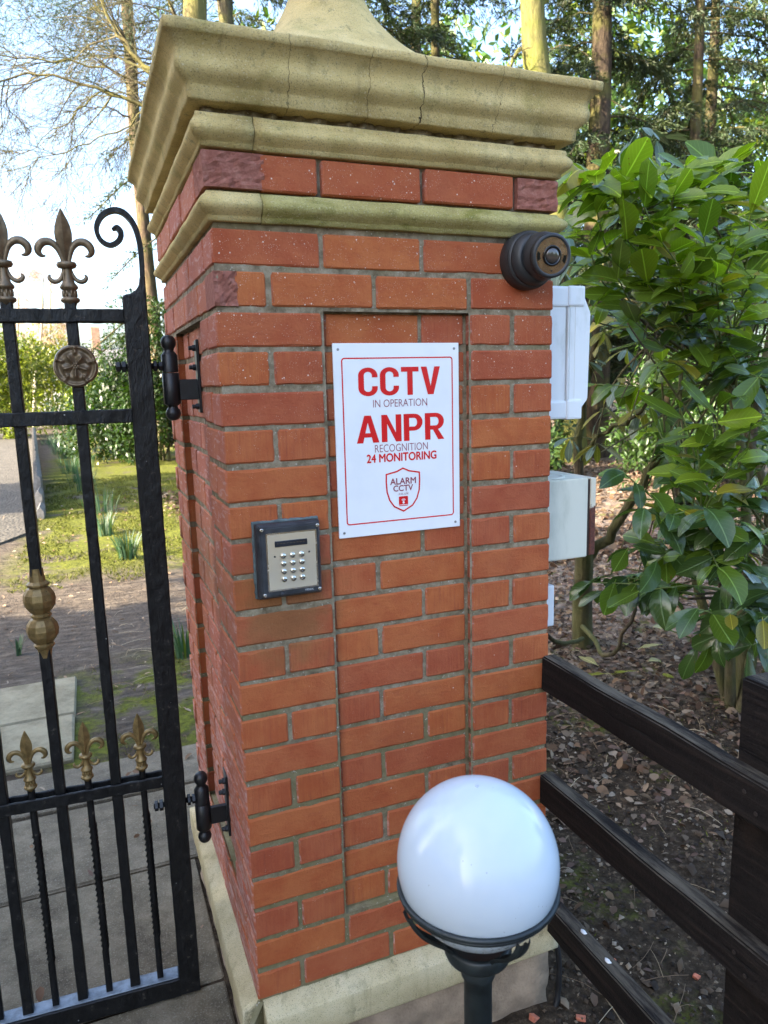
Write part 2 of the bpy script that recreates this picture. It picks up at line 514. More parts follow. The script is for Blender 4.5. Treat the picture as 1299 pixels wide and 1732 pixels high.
def leaf_mat(name, top, trans=0.25, rough=0.32, vein=True, tint=False, tcol=None):
    t = NT(name)
    rd = t.rand(); p = t.pos()
    n = t.noise(p, 7, 3)
    dark = tuple(x * 0.62 for x in top)
    k = t.math('ADD', t.math('MULTIPLY', rd, 0.6), t.math('MULTIPLY', n, 0.4))
    c = t.mix(k, dark, top)
    if tint:
        a = t.node('ShaderNodeVertexColor', layer_name='tint')
        c = t.mix(1.0, c, a.outputs[0], 'MULTIPLY')
    nb = None
    if vein:
        u = t.sep(t.uv())
        ay = t.math('ABSOLUTE', u[1])
        mid = t.step(ay, 0.07, 0.02)
        wv = t.math('FRACT', t.math('ADD', t.math('MULTIPLY', u[0], 9.0), t.math('MULTIPLY', ay, -2.6)))
        side = t.math('MULTIPLY', t.step(t.math('ABSOLUTE', t.math('SUBTRACT', wv, 0.5)), 0.09, 0.02), 0.13)
        vm = t.math('MAXIMUM', t.math('MULTIPLY', mid, 0.65), side)
        c = t.mix(vm, c, tuple(min(1, x * 2.2 + 0.03) for x in top))
        # brown blotches on a few leaves
        sp = t.math('MULTIPLY', t.step(t.noise(p, 45, 2), 0.68, 0.74), t.step(rd, 0.6, 0.75))
        c = t.mix(sp, c, (0.16, 0.10, 0.02))
        nb = t.bump(t.math('SUBTRACT', t.math('MULTIPLY', t.noise(p, 60, 3), 0.7), vm), 0.45, 0.003)
    t.set(color=c, rough=rough, spec=0.5)
    if nb is not None: t.L(nb, t.b.inputs['Normal'])
    if trans > 0:
        tr = t.node('ShaderNodeBsdfTranslucent')
        tc = t.mix(1.0, c, tcol or (1.5, 1.7, 0.5), 'MULTIPLY')
        t.L(tc, tr.inputs[0])
        ms = t.node('ShaderNodeMixShader')
        ms.inputs[0].default_value = trans
        t.L(t.b.outputs[0], ms.inputs[1]); t.L(tr.outputs[0], ms.inputs[2])
        t.L(ms.outputs[0], t.out.inputs[0])
    return t.m

def tint_mat(name, rough=0.85, trans=0.0, bump=0.3):
    t = NT(name)
    a = t.node('ShaderNodeVertexColor', layer_name='tint')
    p = t.pos()
    c = t.mix(t.math('MULTIPLY', t.noise(p, 90, 3), 0.6), a.outputs[0], t.mix(1.0, a.outputs[0], (0.55, 0.5, 0.45), 'MULTIPLY'))
    t.set(color=c, rough=rough, spec=0.25, normal=t.bump(t.noise(p, 150, 3), bump, 0.002))
    if trans > 0:
        tr = t.node('ShaderNodeBsdfTranslucent'); t.L(c, tr.inputs[0])
        ms = t.node('ShaderNodeMixShader'); ms.inputs[0].default_value = trans
        t.L(t.b.outputs[0], ms.inputs[1]); t.L(tr.outputs[0], ms.inputs[2]); t.L(ms.outputs[0], t.out.inputs[0])
    return t.m

M = {}
M['brick'] = brick_mat('red_brick_stretcher', False)
M['brick_h'] = brick_mat('red_brick_header', True)
M['split'] = rough_brick_mat()
M['mortar'] = mortar_mat()
M['cornice'] = stone_mat('cornice_stone', 1.16, 0.42, True, (1.03, 1.0, 0.93))
M['stone'] = stone_mat('buff_stone', 1.22, 0.38, False, (1.03, 1.0, 0.93))
M['mossstone'] = stone_mat('mossy_stone', 0.98, 0.95, False, (0.90, 0.98, 0.80))
M['plinth'] = stone_mat('plinth_stone', 1.25, 0.12, False, (1.0, 1.06, 1.35))
M['found'] = simple('foundation_concrete', (0.31, 0.225, 0.15), 0.95, 0, 0.35, 12, 0.8, 140, 0.004)
M['iron'] = iron_mat()
M['castblack'] = simple('hinge_black', (0.009, 0.009, 0.010), 0.42, 0, 0.3, 60, 0.25, 200, 0.001)
M['bronze'] = gold_mat('bronze_paint', (0.235, 0.17, 0.10), 0.42)
M['gold'] = gold_mat('gold_paint', (0.30, 0.20, 0.075), 0.42)
M['wood'] = wood_mat()
M['ground'] = ground_mat()
M['paving'] = paving_mat()
M['gravel'] = gravel_mat()

# ------------------------------------------------------------------ ground
GZ = -0.30
def build_ground():
    xs = np.concatenate([[-900, -300, -100, -40, -15], np.arange(-6, 10.01, 0.16), [14, 25, 60, 150, 400, 900]])
    ys = np.concatenate([[-900, -200, -50, -15, -6], np.arange(-3, 14.01, 0.16), [18, 25, 40, 80, 150, 400, 900]])
    X, Y = np.meshgrid(xs, ys)
    Z = np.full(X.shape, GZ)
    for i in range(X.shape[0]):
        for j in range(X.shape[1]):
            x, y = X[i, j], Y[i, j]
            if abs(x) < 12 and -4 < y < 16:
                a = noise.noise(Vector((x * 0.8, y * 0.8, 3))) * 0.03 + noise.noise(Vector((x * 4, y * 4, 1))) * 0.010
                paved = (x < 0.05 and y < 2.0) or (x < -0.3 and y < 3.2)
                Z[i, j] += 0.004 if paved else a
    V = np.stack([X, Y, Z], -1).reshape(-1, 3)
    n, m = X.shape
    i = np.arange(n - 1)[:, None] * m; j = np.arange(m - 1)[None, :]
    F = np.stack([i + j, i + j + 1, i + j + 1 + m, i + j + m], -1).reshape(-1, 4)
    o = obj('ground', mesh_np('ground', V, F, True), M['ground'])
    tag(o, 'dark soil, dirt track and mossy turf around the pillar', None, None, 'structure')
build_ground()

def poly_sheet(name, pts, z, mat, label):
    bm = bmesh.new()
    f = bm.faces.new([bm.verts.new((x, y, z)) for x, y in pts])
    ex = bmesh.ops.extrude_face_region(bm, geom=[f])
    bmesh.ops.translate(bm, verts=[v for v in ex['geom'] if isinstance(v, bmesh.types.BMVert)], vec=(0, 0, -.15))
    bmesh.ops.recalc_face_normals(bm, faces=bm.faces)
    o = obj(name, bm, mat)
    return tag(o, label, None, None, 'structure')

poly_sheet('driveway', [(-0.95, 8.4), (-1.05, 12), (-1.5, 20), (-2.1, 30), (-3.5, 46), (-14, 46), (-10, 20), (-7, 8), (-5, 5.2), (-2.2, 5.6)], GZ + 0.022, M['gravel'], 'gravel driveway beyond the gate')

def build_paving():
    root = bpy.data.objects.new('paving', None)
    link(root); root['kind'] = 'structure'
    rows = [(-2.9, -2.2), (-2.19, -1.5), (-1.49, -0.85), (-0.84, -0.2), (-0.19, 0.42), (0.43, 1.02), (1.03, 1.55), (1.56, 1.90)]
    r = random.Random(3)
    for k, (y0, y1) in enumerate(rows):
        x = -3.6 + (0.35 if k % 2 else 0.0)
        while x < -0.3:
            x1 = x + r.uniform(0.7, 0.95)
            if x1 > -0.62: x1 = -0.018 if y0 < 0.9 else 0.30
            zt = GZ + 0.018 + r.uniform(-0.004, 0.004)
            bm = bbox_bm(x + 0.003, x1 - 0.003, y0 + 0.003, y1 - 0.003, GZ - 0.05, zt, 0.006, 1, 0.0015, r)
            obj('slab', bm, M['paving'], root)
            x = x1 + 0.004
    for x0, x1, y0, y1 in ((-1.02, -0.44, 1.98, 2.49), (-1.02, -0.43, 2.50, 3.04), (-1.65, -1.03, 1.98, 2.5), (-1.65, -1.03, 2.51, 3.02)):
        bm = bbox_bm(x0, x1, y0, y1, GZ - 0.05, GZ + 0.03 + r.uniform(-.004, .004), 0.007, 1, 0.002, r)
        obj('slab', bm, M['paving'], root)
build_paving()

# ------------------------------------------------------------------ pillar
PW, PDp, PT = 0.7775, 0.89, 0.0773
RD = 0.020                       # depth of the recessed panels
pillar = thing('gate_pillar', 'red brick gate pillar with moulded sandstone cornice and recessed panels', 'gate pillar', (0, 0, 0))

BR = {}
def brick_mesh(lx, ly, var, header):
    key = (round(lx, 4), round(ly, 4), var, header)
    if key not in BR:
        r = random.Random(hash(key) & 0xffff)
        bm = bmesh.new()
        hz = 0.0660
        box(bm, -lx / 2, lx / 2, -ly / 2, ly / 2, -hz / 2, hz / 2)
        bmesh.ops.bevel(bm, geom=list(bm.edges), offset=0.0026, segments=1, affect='EDGES')
        lon = [e for e in bm.edges if e.calc_length() > .04]
        bmesh.ops.subdivide_edges(bm, edges=lon, cuts=3)
        half = (lx / 2, ly / 2, hz / 2)
        for v in bm.verts:
            ax = min(range(3), key=lambda i: half[i] - abs(v.co[i]))       # the face the vertex lies on stays flat
            for i in range(3):
                if i != ax and half[i] - abs(v.co[i]) < .006:
                    d = r.gauss(0, .0007)
                    if r.random() < .13: d += r.uniform(.0012, .0040)
                    v.co[i] -= math.copysign(d, v.co[i])
        me = bpy.data.meshes.new('brick')
        bm.normal_update(); bm.to_mesh(me); bm.free()
        me.materials.append(M['brick_h' if header else 'brick'])
        BR[key] = me
    return BR[key]

def course_z(k):
    zt = PT * (k - 1) + 0.067
    return zt - 0.0660, zt

def put_brick(x0, x1, y0, y1, zc, header, r):
    me = brick_mesh(x1 - x0, y1 - y0, r.randrange(8), header)
    o = bpy.data.objects.new('brick', me)
    o.location = ((x0 + x1) / 2 + r.gauss(0, .0006), (y0 + y1) / 2 + r.gauss(0, .0006), zc + r.gauss(0, .0010))
    o.rotation_euler = (r.gauss(0, .004), r.gauss(0, .003), r.gauss(0, .004))
    return link(o, pillar)

def rough_block(name, x0, x1, y0, y1, z0, z1, amp, faces, seed, parent):
    """split-face brick: gridded front (and side) knocked about"""
    bm = bmesh.new()
    box(bm, x0, x1, y0, y1, z0, z1)
    bmesh.ops.subdivide_edges(bm, edges=list(bm.edges), cuts=9, use_grid_fill=True)
    for v in bm.verts:
        q = v.co * 60 + Vector((seed * 7, 0, 0))
        n = noise.fractal(q, 0.7, 2.2, 4)
        edge = 0.5 if (abs(v.co.z - z0) < 1e-5 or abs(v.co.z - z1) < 1e-5) else 1.0
        if 'front' in faces and abs(v.co.y - y0) < 1e-5: v.co.y += n * amp * edge
        if 'left' in faces and abs(v.co.x - x0) < 1e-5: v.co.x += n * amp * 0.5 * edge
        if abs(v.co.z - z1) < 1e-5: v.co.z -= abs(n) * amp * 0.25
    return obj(name, bm, M['split'], parent)

S, H, J = 0.215, 0.1025, 0.010
def build_bricks():
    r = random.Random(21)
    x_s = [(0, S), (.225, .44), (.45, .665), (.675, PW)]
    x_h = [(0, H), (.1125, .3275), (.3375, .5525), (.5625, PW)]
    y_s4 = [(.225, .44), (.45, .665), (.675, .89)]                 # after a corner brick turned along the side
    y_h4 = [(.1125, .3275), (.3375, .5525), (.5625, .7775), (.7875, .89)]
    for k in list(range(1, 23)) + [23]:
        z0, z1 = course_z(k)
        e = 0.0
        if k == 23:
            z0, z1 = 1.7635, 1.828
            e = 0.008
        zc = (z0 + z1) / 2
        even = k % 2 == 0
        full = k in (1, 2, 21, 22, 23)
        if k == 23 or (full and even):      # stretchers from the corner
            for i, (a, b) in enumerate(x_s):
                hd = b - a < .15
                if k == 23 and i == 0:
                    rough_block('brick', -e, .108, -e, .1025, z0, z1, 0.007, ('front', 'left'), 1, pillar)
                    put_brick(.100, b, -e + 0.001, H - e, zc, False, r)
                elif k == 23 and i == 3:
                    rough_block('brick', a, b + 0.002, -e, .1025, z0, z1, 0.007, ('front',), 2, pillar)
                else:
                    put_brick(a - (e if i == 0 else 0), b + (e if i == 3 else 0), -e, (S if hd else H) - e, zc, hd, r)
            for a, b in y_h4:
                put_brick(-e, H - e, a, b, zc, b - a < .15, r)
        elif full:
            for i, (a, b) in enumerate(x_h):
                if k == 21 and i == 0:
                    rough_block('brick', 0, .046, 0, .1025, z0, z1, 0.007, ('front',), 3, pillar)
                    put_brick(.043, b, 0, S, zc, True, r)
                    put_brick(0.0005, .05, .10, S, zc, False, r)
                else:
                    put_brick(a, b, 0, S if i == 0 else H, zc, i == 0, r)
            for a, b in y_s4:
                put_brick(0, H, a, b, zc, False, r)
        else:
            # corner strip, recessed panel, right strip of the front
            if even:
                put_brick(0, S, 0, H, zc, False, r)
                put_brick(.225, .44, RD, RD + H, zc, False, r); put_brick(.45, .5525, RD, RD + H, zc, True, r)
                put_brick(.5625, .665, 0, S, zc, True, r); put_brick(.675, PW, 0, S, zc, True, r)
                put_brick(0, S, .1125, .215, zc, True, r)                      # gate side, beside the corner
                put_brick(RD, RD + H, .225, .3275, zc, True, r); put_brick(RD, RD + H, .3375, .5525, zc, False, r); put_brick(RD, RD + H, .5625, .665, zc, True, r)
                put_brick(0, H, .675, .7775, zc, True, r); put_brick(0, S, .7875, .89, zc, True, r)
            else:
                put_brick(0, H, 0, S, zc, True, r); put_brick(.1125, .215, 0, S, zc, True, r)
                put_brick(.225, .3275, RD, RD + H, zc, True, r); put_brick(.3375, .5525, RD, RD + H, zc, False, r)
                put_brick(.5625, PW, 0, H, zc, False, r)
                put_brick(RD, RD + H, .225, .44, zc, False, r); put_brick(RD, RD + H, .45, .665, zc, False, r)
                put_brick(0, H, .675, .89, zc, False, r)
    # the two faces turned away from the photographer, joined
    VV, FF, off = [], [], 0
    for k in range(1, 24):
        z0, z1 = course_z(k) if k < 23 else (1.7635, 1.828)
        sh = 0.1125 if k % 2 else 0.0
        for face in (0, 1):
            L = PDp if face == 0 else PW
            a = 0.11 - sh
            while a < L - 0.005:
                b = min(a + S, L - 0.0005)
                if b - a > 0.04:
                    if face == 0: c = (PW - 0.05, PW, max(a, .11), b)
                    else: c = (a, min(b, PW - 0.06), PDp - 0.05, PDp)
                    x0, x1, y0, y1 = c
                    if x1 - x0 > .01 and y1 - y0 > .01:
                        VV.append(np.array([(x, y, z) for z in (z0, z1) for y in (y0, y1) for x in (x0, x1)]))
                        FF.append(np.array(((0, 2, 3, 1), (4, 5, 7, 6), (0, 1, 5, 4), (2, 6, 7, 3), (0, 4, 6, 2), (1, 3, 7, 5))) + off)
                        off += 8
                a = b + J
    o = obj('brickwork', mesh_np('brickwork', np.concatenate(VV), np.concatenate(FF)), M['brick'], pillar)
    o['kind'] = 'stuff'
build_bricks()

def build_mortar():
    VV, FF = [], []
    off = [0]
    def patch(o, ux, uy, w_, h_, nrm, step=0.007, amp=0.0014):
        nx = max(2, int(w_ / step)); ny = max(2, int(h_ / step))
        o = Vector(o); ux = Vector(ux); uy = Vector(uy); nn = Vector(nrm)
        V = []
        for j in range(ny + 1):
            for i in range(nx + 1):
                p = o + ux * (w_ * i / nx) + uy * (h_ * j / ny)
                d = noise.noise(p * 45) * amp + noise.noise(p * 120) * amp * 0.7 + noise.noise(p * 12) * amp * 0.2
                V.append(p + nn * d)
        i = np.arange(ny)[:, None] * (nx + 1); j = np.arange(nx)[None, :]
        F = np.stack([i + j, i + j + 1, i + j + 2 + nx, i + j + 1 + nx], -1).reshape(-1, 4)
        VV.append(np.array(V)); FF.append(F + off[0]); off[0] += len(V)
    q = 0.0042
    zr0, zr1 = course_z(3)[0] - 0.005, course_z(20)[1] + 0.004
    zt = 1.687
    # front
    patch((q, q, -0.012), (1, 0, 0), (0, 0, 1), PW - 2 * q, zr0 + 0.012, (0, -1, 0))
    patch((q, q, zr1), (1, 0, 0), (0, 0, 1), PW - 2 * q, zt - zr1, (0, -1, 0))
    patch((q, q, zr0), (1, 0, 0), (0, 0, 1), .220 - q, zr1 - zr0, (0, -1, 0))
    patch((.5575, q, zr0), (1, 0, 0), (0, 0, 1), PW - .5575 - q, zr1 - zr0, (0, -1, 0))
    patch((.216, RD + q, zr0), (1, 0, 0), (0, 0, 1), .346, zr1 - zr0, (0, -1, 0))
    patch((.5655, q, zr0), (0, 1, 0), (0, 0, 1), .03, zr1 - zr0, (-1, 0, 0))
    # gate side
    patch((q, PDp - q, -0.012), (0, -1, 0), (0, 0, 1), PDp - 2 * q, zr0 + 0.012, (-1, 0, 0))
    patch((q, PDp - q, zr1), (0, -1, 0), (0, 0, 1), PDp - 2 * q, zt - zr1, (-1, 0, 0))
    patch((q, .220, zr0), (0, -1, 0), (0, 0, 1), .220 - q, zr1 - zr0, (-1, 0, 0))
    patch((q, PDp - q, zr0), (0, -1, 0), (0, 0, 1), PDp - .670 - q, zr1 - zr0, (-1, 0, 0))
    patch((RD + q, .674, zr0), (0, -1, 0), (0, 0, 1), .458, zr1 - zr0, (-1, 0, 0))
    patch((q, .678, zr0), (1, 0, 0), (0, 0, 1), .03, zr1 - zr0, (0, -1, 0))
    # bands between the mouldings
    for z0, z1, e in ((1.752, 1.842, -0.013),):
        patch((-e, -e, z0), (1, 0, 0), (0, 0, 1), PW + 2 * e, z1 - z0, (0, -1, 0))
        patch((-e, PDp + e, z0), (0, -1, 0), (0, 0, 1), PDp + 2 * e, z1 - z0, (-1, 0, 0))
    # broken bed under the cornice
    patch((0, .004, 1.882), (1, 0, 0), (0, 0, 1), PW, .034, (0, -1, 0), 0.006, 0.014)
    patch((.004, PDp, 1.882), (0, -1, 0), (0, 0, 1), PDp, .034, (-1, 0, 0), 0.006, 0.014)
    # panel soffit closers and hidden core
    bm = bmesh.new()
    box(bm, 0.008, PW - 0.008, 0.008, PDp - 0.008, zr1 + .001, 1.90)
    box(bm, 0.008, PW - 0.008, 0.008, PDp - 0.008, -0.02, zr0 - .001)
    box(bm, RD + 0.012, PW - 0.009, RD + 0.012, PDp - 0.009, zr0 - .003, zr1 + .003)
    bm.verts.index_update()
    VV.append(np.array([v.co[:] for v in bm.verts])); FF.append(np.array([[v.index for v in f.verts] for f in bm.faces]) + off[0]); bm.free()
    obj('mortar', mesh_np('mortar', np.concatenate(VV), np.concatenate(FF), True), M['mortar'], pillar)
build_mortar()

def sweep(name, prof, path, mat, amp=0.0012, step=0.02, seed=0, inner=-0.12):
    """stone moulding: profile [(e, z)] swept along path [((x, y), (ox, oy))], mitred where the outward vector turns"""
    prof = list(prof)
    pr = [(inner, prof[0][1])] + prof + [(inner, prof[-1][1])]
    st = []
    for (a, oa), (b, ob) in zip(path[:-1], path[1:]):
        a, b, oa, ob = map(Vector, (a, b, oa, ob))
        n = max(1, int((b - a).length / step))
        for i in range(n):
            t = i / n
            st.append((a.lerp(b, t), oa.lerp(ob, t)))
    st.append((Vector(path[-1][0]), Vector(path[-1][1])))
    V = []
    for p, o in st:
        for e, z in pr:
            q = Vector((p.x + o.x * e, p.y + o.y * e, z))
            if e > inner:
                k = noise.noise(q * 35 + Vector((seed, 0, 0))) * amp + noise.noise(q * 9 + Vector((seed, 0, 0))) * amp * 1.2
                ol = Vector((o.x, o.y, 0)).normalized()
                q = q + ol * k + Vector((0, 0, k * 0.6))
            V.append(q)
    m = len(pr)
    F = []
    for i in range(len(st) - 1):
        for j in range(m):
            k = (j + 1) % m
            F.append((i * m + j, (i + 1) * m + j, (i + 1) * m + k, i * m + k))
    me = mesh_np(name, np.array(V), np.array(F))
    bm = bmesh.new(); bm.from_mesh(me)
    bm.verts.ensure_lookup_table()
    bm.faces.new([bm.verts[j] for j in range(m)]); bm.faces.new([bm.verts[(len(st) - 1) * m + j] for j in reversed(range(m))])
    bmesh.ops.recalc_face_normals(bm, faces=bm.faces)
    bm.to_mesh(me); bm.free()
    return obj(name, me, mat, pillar)

def arc(e0, z0, e1, z1, n, bulge):
    """points from (e0,z0) to (e1,z1) bowed outwards by bulge"""
    out = []
    for i in range(n + 1):
        t = i / n
        out.append((e0 + (e1 - e0) * t + bulge * math.sin(PI * t), z0 + (z1 - z0) * t))
    return out

FR, LF, RT, BK = (0, -1), (-1, 0), (1, 0), (0, 1)
CFL, CFR, CBR, CBL = ((0, 0), (-1, -1)), ((PW, 0), (1, -1)), ((PW, PDp), (1, 1)), ((0, PDp), (-1, 1))
def build_stone():
    p1 = [(-0.004, 1.7035), (0.002, 1.7045), (0.003, 1.713)] + arc(0.004, 1.714, 0.006, 1.752, 7, 0.0165) + [(0.004, 1.757), (-0.008, 1.7585)]
    p2 = [(-0.004, 1.833), (0.009, 1.834), (0.010, 1.842)] + arc(0.011, 1.843, 0.017, 1.880, 7, 0.0145) + [(0.018, 1.884), (0.016, 1.890), (-0.008, 1.8915)]
    sweep('string_course', p1, [((0, PDp), (-1, 1)), CFL, ((.0985, 0), FR)], M['stone'], seed=1)
    sweep('string_course', p1, [((.1005, 0), FR), CFR, ((PW, .5), RT)], M['mossstone'], 0.002, seed=2)
    sweep('string_course', p1, [((PW, .502), RT), CBR, ((0.002, PDp), BK)], M['stone'], seed=3)
    sweep('string_course', p2, [((0, PDp), (-1, 1)), CFL, ((.0885, 0), FR)], M['stone'], seed=4)
    sweep('string_course', p2, [((.0903, 0), FR), CFR, ((PW, .5), RT)], M['stone'], seed=5)
    sweep('string_course', p2, [((PW, .502), RT), CBR, ((0.002, PDp), BK)], M['stone'], seed=6)
    p3 = [(-0.02, 1.9055), (0.028, 1.906), (0.031, 1.909), (0.032, 1.927), (0.0335, 1.930)]
    for i in range(13):                       # cyma: swelling below, hollow above
        t = i / 12
        p3.append((0.0345 + 0.032 * t + 0.0085 * math.sin(2 * PI * t) * (1 if t < .5 else 0.9), 1.932 + 0.069 * t))
    p3 += [(0.070, 2.0025), (0.0715, 2.017), (0.0695, 2.0205), (-0.05, 2.03)]
    sweep('cornice', p3, [((PW / 2, PDp), BK), CBL, CFL, CFR, CBR, ((PW / 2 + .002, PDp), BK)], M['cornice'], 0.0018, 0.012, seed=7, inner=-0.30)
    # swept cap block with a square foot
    cx, cy = 0.40, PDp / 2
    bm = bmesh.new()
    rings = []
    N = 40
    for i in range(26):
        t = i / 25
        z = 2.012 + 0.62 * t
        rr = 0.055 + 0.375 * (1 - t) ** 3.1
        sq = max(0.0, 1 - t * 2.2)            # squarish at the foot, round at the neck
        ring = []
        for k in range(N):
            a = 2 * PI * (k + .5) / N
            c, s_ = math.cos(a), math.sin(a)
            q = 1 / max(abs(c), abs(s_))
            f = 1 + (min(q, 1.3) - 1) * sq
            p = Vector((cx + c * rr * f, cy + s_ * rr * f * 1.04, z))
            d = noise.noise(p * 14) * 0.003 + noise.noise(p * 40) * 0.0015
            ring.append(bm.verts.new(p + Vector((c, s_, 0)) * d))
        rings.append(ring)
    for i in range(9):                         # ball finial on the neck
        t = (i + 1) / 9
        a = -PI / 2 + PI * (0.14 + 0.86 * t)
        rr = max(0.17 * math.cos(a), 0.002); z = 2.632 + 0.152 + 0.17 * math.sin(a)
        rings.append([bm.verts.new((cx + rr * math.cos(2 * PI * (k + .5) / N), cy + rr * math.sin(2 * PI * (k + .5) / N), z)) for k in range(N)])
    for a, b in zip(rings[:-1], rings[1:]):
        for k in range(N):
            j = (k + 1) % N
            bm.faces.new((a[k], a[j], b[j], b[k]))
    bm.faces.new(rings[-1]); bm.faces.new(list(reversed(rings[0])))
    obj('cap_stone', bm, M['stone'], pillar, True)
    # plinth course: chamfered stones, open mitre joint at the corner
    pp = [(0.026, -0.112), (0.0345, -0.110), (0.036, -0.106), (0.036, -0.034), (0.034, -0.030), (-0.004, -0.0045)]
    sweep('plinth_stone', pp, [((0.010, 0), FR), ((PW, 0), (0.55, -1)), ((PW, .25), (0.55, 0))], M['plinth'], 0.0012, seed=8)
    sweep('plinth_stone', pp, [((0, PDp), (-1, 1)), ((0, 0.008), LF)], M['plinth'], 0.0012, seed=9)
    sweep('plinth_stone', pp, [((PW, .252), (.55, 0)), ((PW, PDp), (.55, 1)), ((.002, PDp), BK)], M['plinth'], 0.0012, seed=10)
    bm = bmesh.new()
    c = [bm.verts.new(v) for v in ((0.012, -.0005, -.006), (-.0005, 0.010, -.006), (-.034, -.026, -.036), (-.026, -.034, -.036), (-.034, -.026, -.11), (-.026, -.034, -.11), (.05, .05, -.11), (.05, .05, -.006))]
    bm.faces.new((c[0], c[1], c[2], c[3])); bm.faces.new((c[3], c[2], c[4], c[5])); bm.faces.new((c[1], c[7], c[6], c[4], c[2])); bm.faces.new((c[0], c[3], c[5], c[6], c[7]))
    obj('joint_mortar', bm, M['mortar'], pillar)
    bm = bmesh.new()
    box(bm, -0.012, PW + 0.006, -0.012, PDp + 0.012, GZ - 0.12, -0.109)
    bmesh.ops.subdivide_edges(bm, edges=list(bm.edges), cuts=14, use_grid_fill=True)
    for v in bm.verts:
        d = noise.fractal(v.co * 9, 0.7, 2, 3) * 0.010 * (1.6 if v.co.z < -.25 else 0.6)
        dirn = Vector((v.co.x - PW / 2, v.co.y - PDp / 2, 0)).normalized()
        v.co += dirn * d
    obj('foundation', bm, M['found'], pillar, True)
build_stone()

# ------------------------------------------------------------------ iron gate (local x = along the gate, -x away from the pillar)
gate = thing('iron_gate', 'black wrought iron gate with gold fleur-de-lis finials and rose hung on the pillar', 'gate', (-0.09, 0.42, 0), math.radians(-3.5))
GW = 1.36

def bar_bm(x, w_, z0, z1, d=None, bev=0.0022, seg=14, amp=0.0007):
    d = d or w_
    bm = bmesh.new()
    box(bm, x - w_ / 2, x + w_ / 2, -d / 2, d / 2, z0, z1)
    vert = [e for e in bm.edges if abs(e.verts[0].co.z - e.verts[1].co.z) > 1e-4]
    bmesh.ops.bevel(bm, geom=vert, offset=bev, segments=1, affect='EDGES')
    vert = [e for e in bm.edges if abs(e.verts[0].co.z - e.verts[1].co.z) > 1e-4]
    bmesh.ops.subdivide_edges(bm, edges=vert, cuts=seg)
    for v in bm.verts:
        n = noise.noise(v.co * 30 + Vector((x * 10, 0, 0)))
        v.co.x += n * amp; v.co.y += noise.noise(v.co * 33) * amp
    return bm

def rail_bm(x0, x1, y0, y1, z0, z1, seg=110, amp=0.0016):
    bm = bmesh.new()
    box(bm, x0, x1, y0, y1, z0, z1)
    bmesh.ops.bevel(bm, geom=list(bm.edges), offset=0.002, segments=1, affect='EDGES')
    lon = [e for e in bm.edges if abs(e.verts[0].co.x - e.verts[1].co.x) > 0.05]
    bmesh.ops.subdivide_edges(bm, edges=lon, cuts=seg)
    for v in bm.verts:
        v.co.y += (noise.noise(v.co * 40) + .8 * math.sin(v.co.x * 420 + 3 * noise.noise(v.co * 30))) * amp * .7
        v.co.z += noise.noise(v.co * 50 + Vector((4, 0, 0))) * amp * 0.8
    return bm

FIN = {}
def finial_meshes(sc):
    if sc in FIN: return FIN[sc]
    k = 0.001 * sc
    d = {}
    def fix(bm):
        me = bpy.data.meshes.new('finial'); bm.normal_update(); bm.to_mesh(me); bm.free(); return me
    # foot: rings and fluted block
    bm = bmesh.new()
    def ring(r0, prof, n=20):
        lathe_bm([(r * k, h * k) for r, h in prof], n, 'Z', bm)
    ring(0, [(12, -92), (14, -86), (20, -82), (21.5, -78), (20, -74), (15, -72), (14.5, -56), (18, -54), (20.5, -50), (19, -46), (14, -40), (11, -28), (9.5, -12), (9, 2)])
    for i in range(10):
        a = 2 * PI * i / 10
        c = Vector((14.6 * math.cos(a), 14.6 * math.sin(a), -64)) * k
        m = lathe_bm([(0.6 * k, -8 * k), (2.4 * k, -6 * k), (2.4 * k, 6 * k), (.6 * k, 8 * k)], 6, 'Z')
        bmesh.ops.translate(m, verts=m.verts, vec=c)
        tmp = bpy.data.meshes.new('t'); m.to_mesh(tmp); m.free(); bm.from_mesh(tmp); bpy.data.meshes.remove(tmp)
    d['foot'] = fix(bm)
    d['collar'] = fix(lathe_bm([(12 * k, -8 * k), (19 * k, -6 * k), (22.5 * k, 0), (20 * k, 6 * k), (12 * k, 8 * k)], 20))
    # centre petal: lens with a sharp ridge
    bm = bmesh.new()
    prof = [(0, 7, 6), (12, 8, 7), (26, 10, 8), (42, 15, 9.5), (58, 18.5, 10.5), (72, 19, 10.5), (86, 16.5, 9.5), (100, 12, 7.5), (114, 6, 4.5), (125, 0.8, 0.8)]
    rings = []
    for z, wd, dp in prof:
        rings.append([bm.verts.new(Vector(p) * k) for p in ((-wd, 0, z), (-wd * .55, -dp * .38, z), (0, -dp, z), (wd * .55, -dp * .38, z), (wd, 0, z), (wd * .55, dp * .38, z), (0, dp, z), (-wd * .55, dp * .38, z))])
    for a, b in zip(rings[:-1], rings[1:]):
        for i in range(8):
            bm.faces.new((a[i], a[(i + 1) % 8], b[(i + 1) % 8], b[i]))
    bm.faces.new(rings[-1])
    d['petal'] = fix(bm)
    pts = [(5, 2), (9, 20), (16, 38), (28, 50), (43, 51), (54, 42), (57, 30), (51, 21), (42, 20)]
    rad = [4.5, 5.5, 7, 8.5, 9.5, 9.5, 8, 5, 1.8]
    low = [(7, -8), (10, -20), (17, -32), (27, -37), (36, -34), (40, -27), (37, -21)]
    lrad = [4, 4.5, 5, 5.5, 5.5, 4.5, 2]
    for nm, pp, rr in (('curl', pts, rad), ('tendril', low, lrad)):
        for sgn in (1, -1):
            d[nm + ('r' if sgn > 0 else 'l')] = fix(flat_tube([(sgn * x * k, z * k) for x, z in pp], [r * k for r in rr], 22, 8, 0.85))
    for n_, m in d.items():
        if n_ not in ('petal',):
            m.polygons.foreach_set('use_smooth', [True] * len(m.polygons))
    FIN[sc] = d
    return d

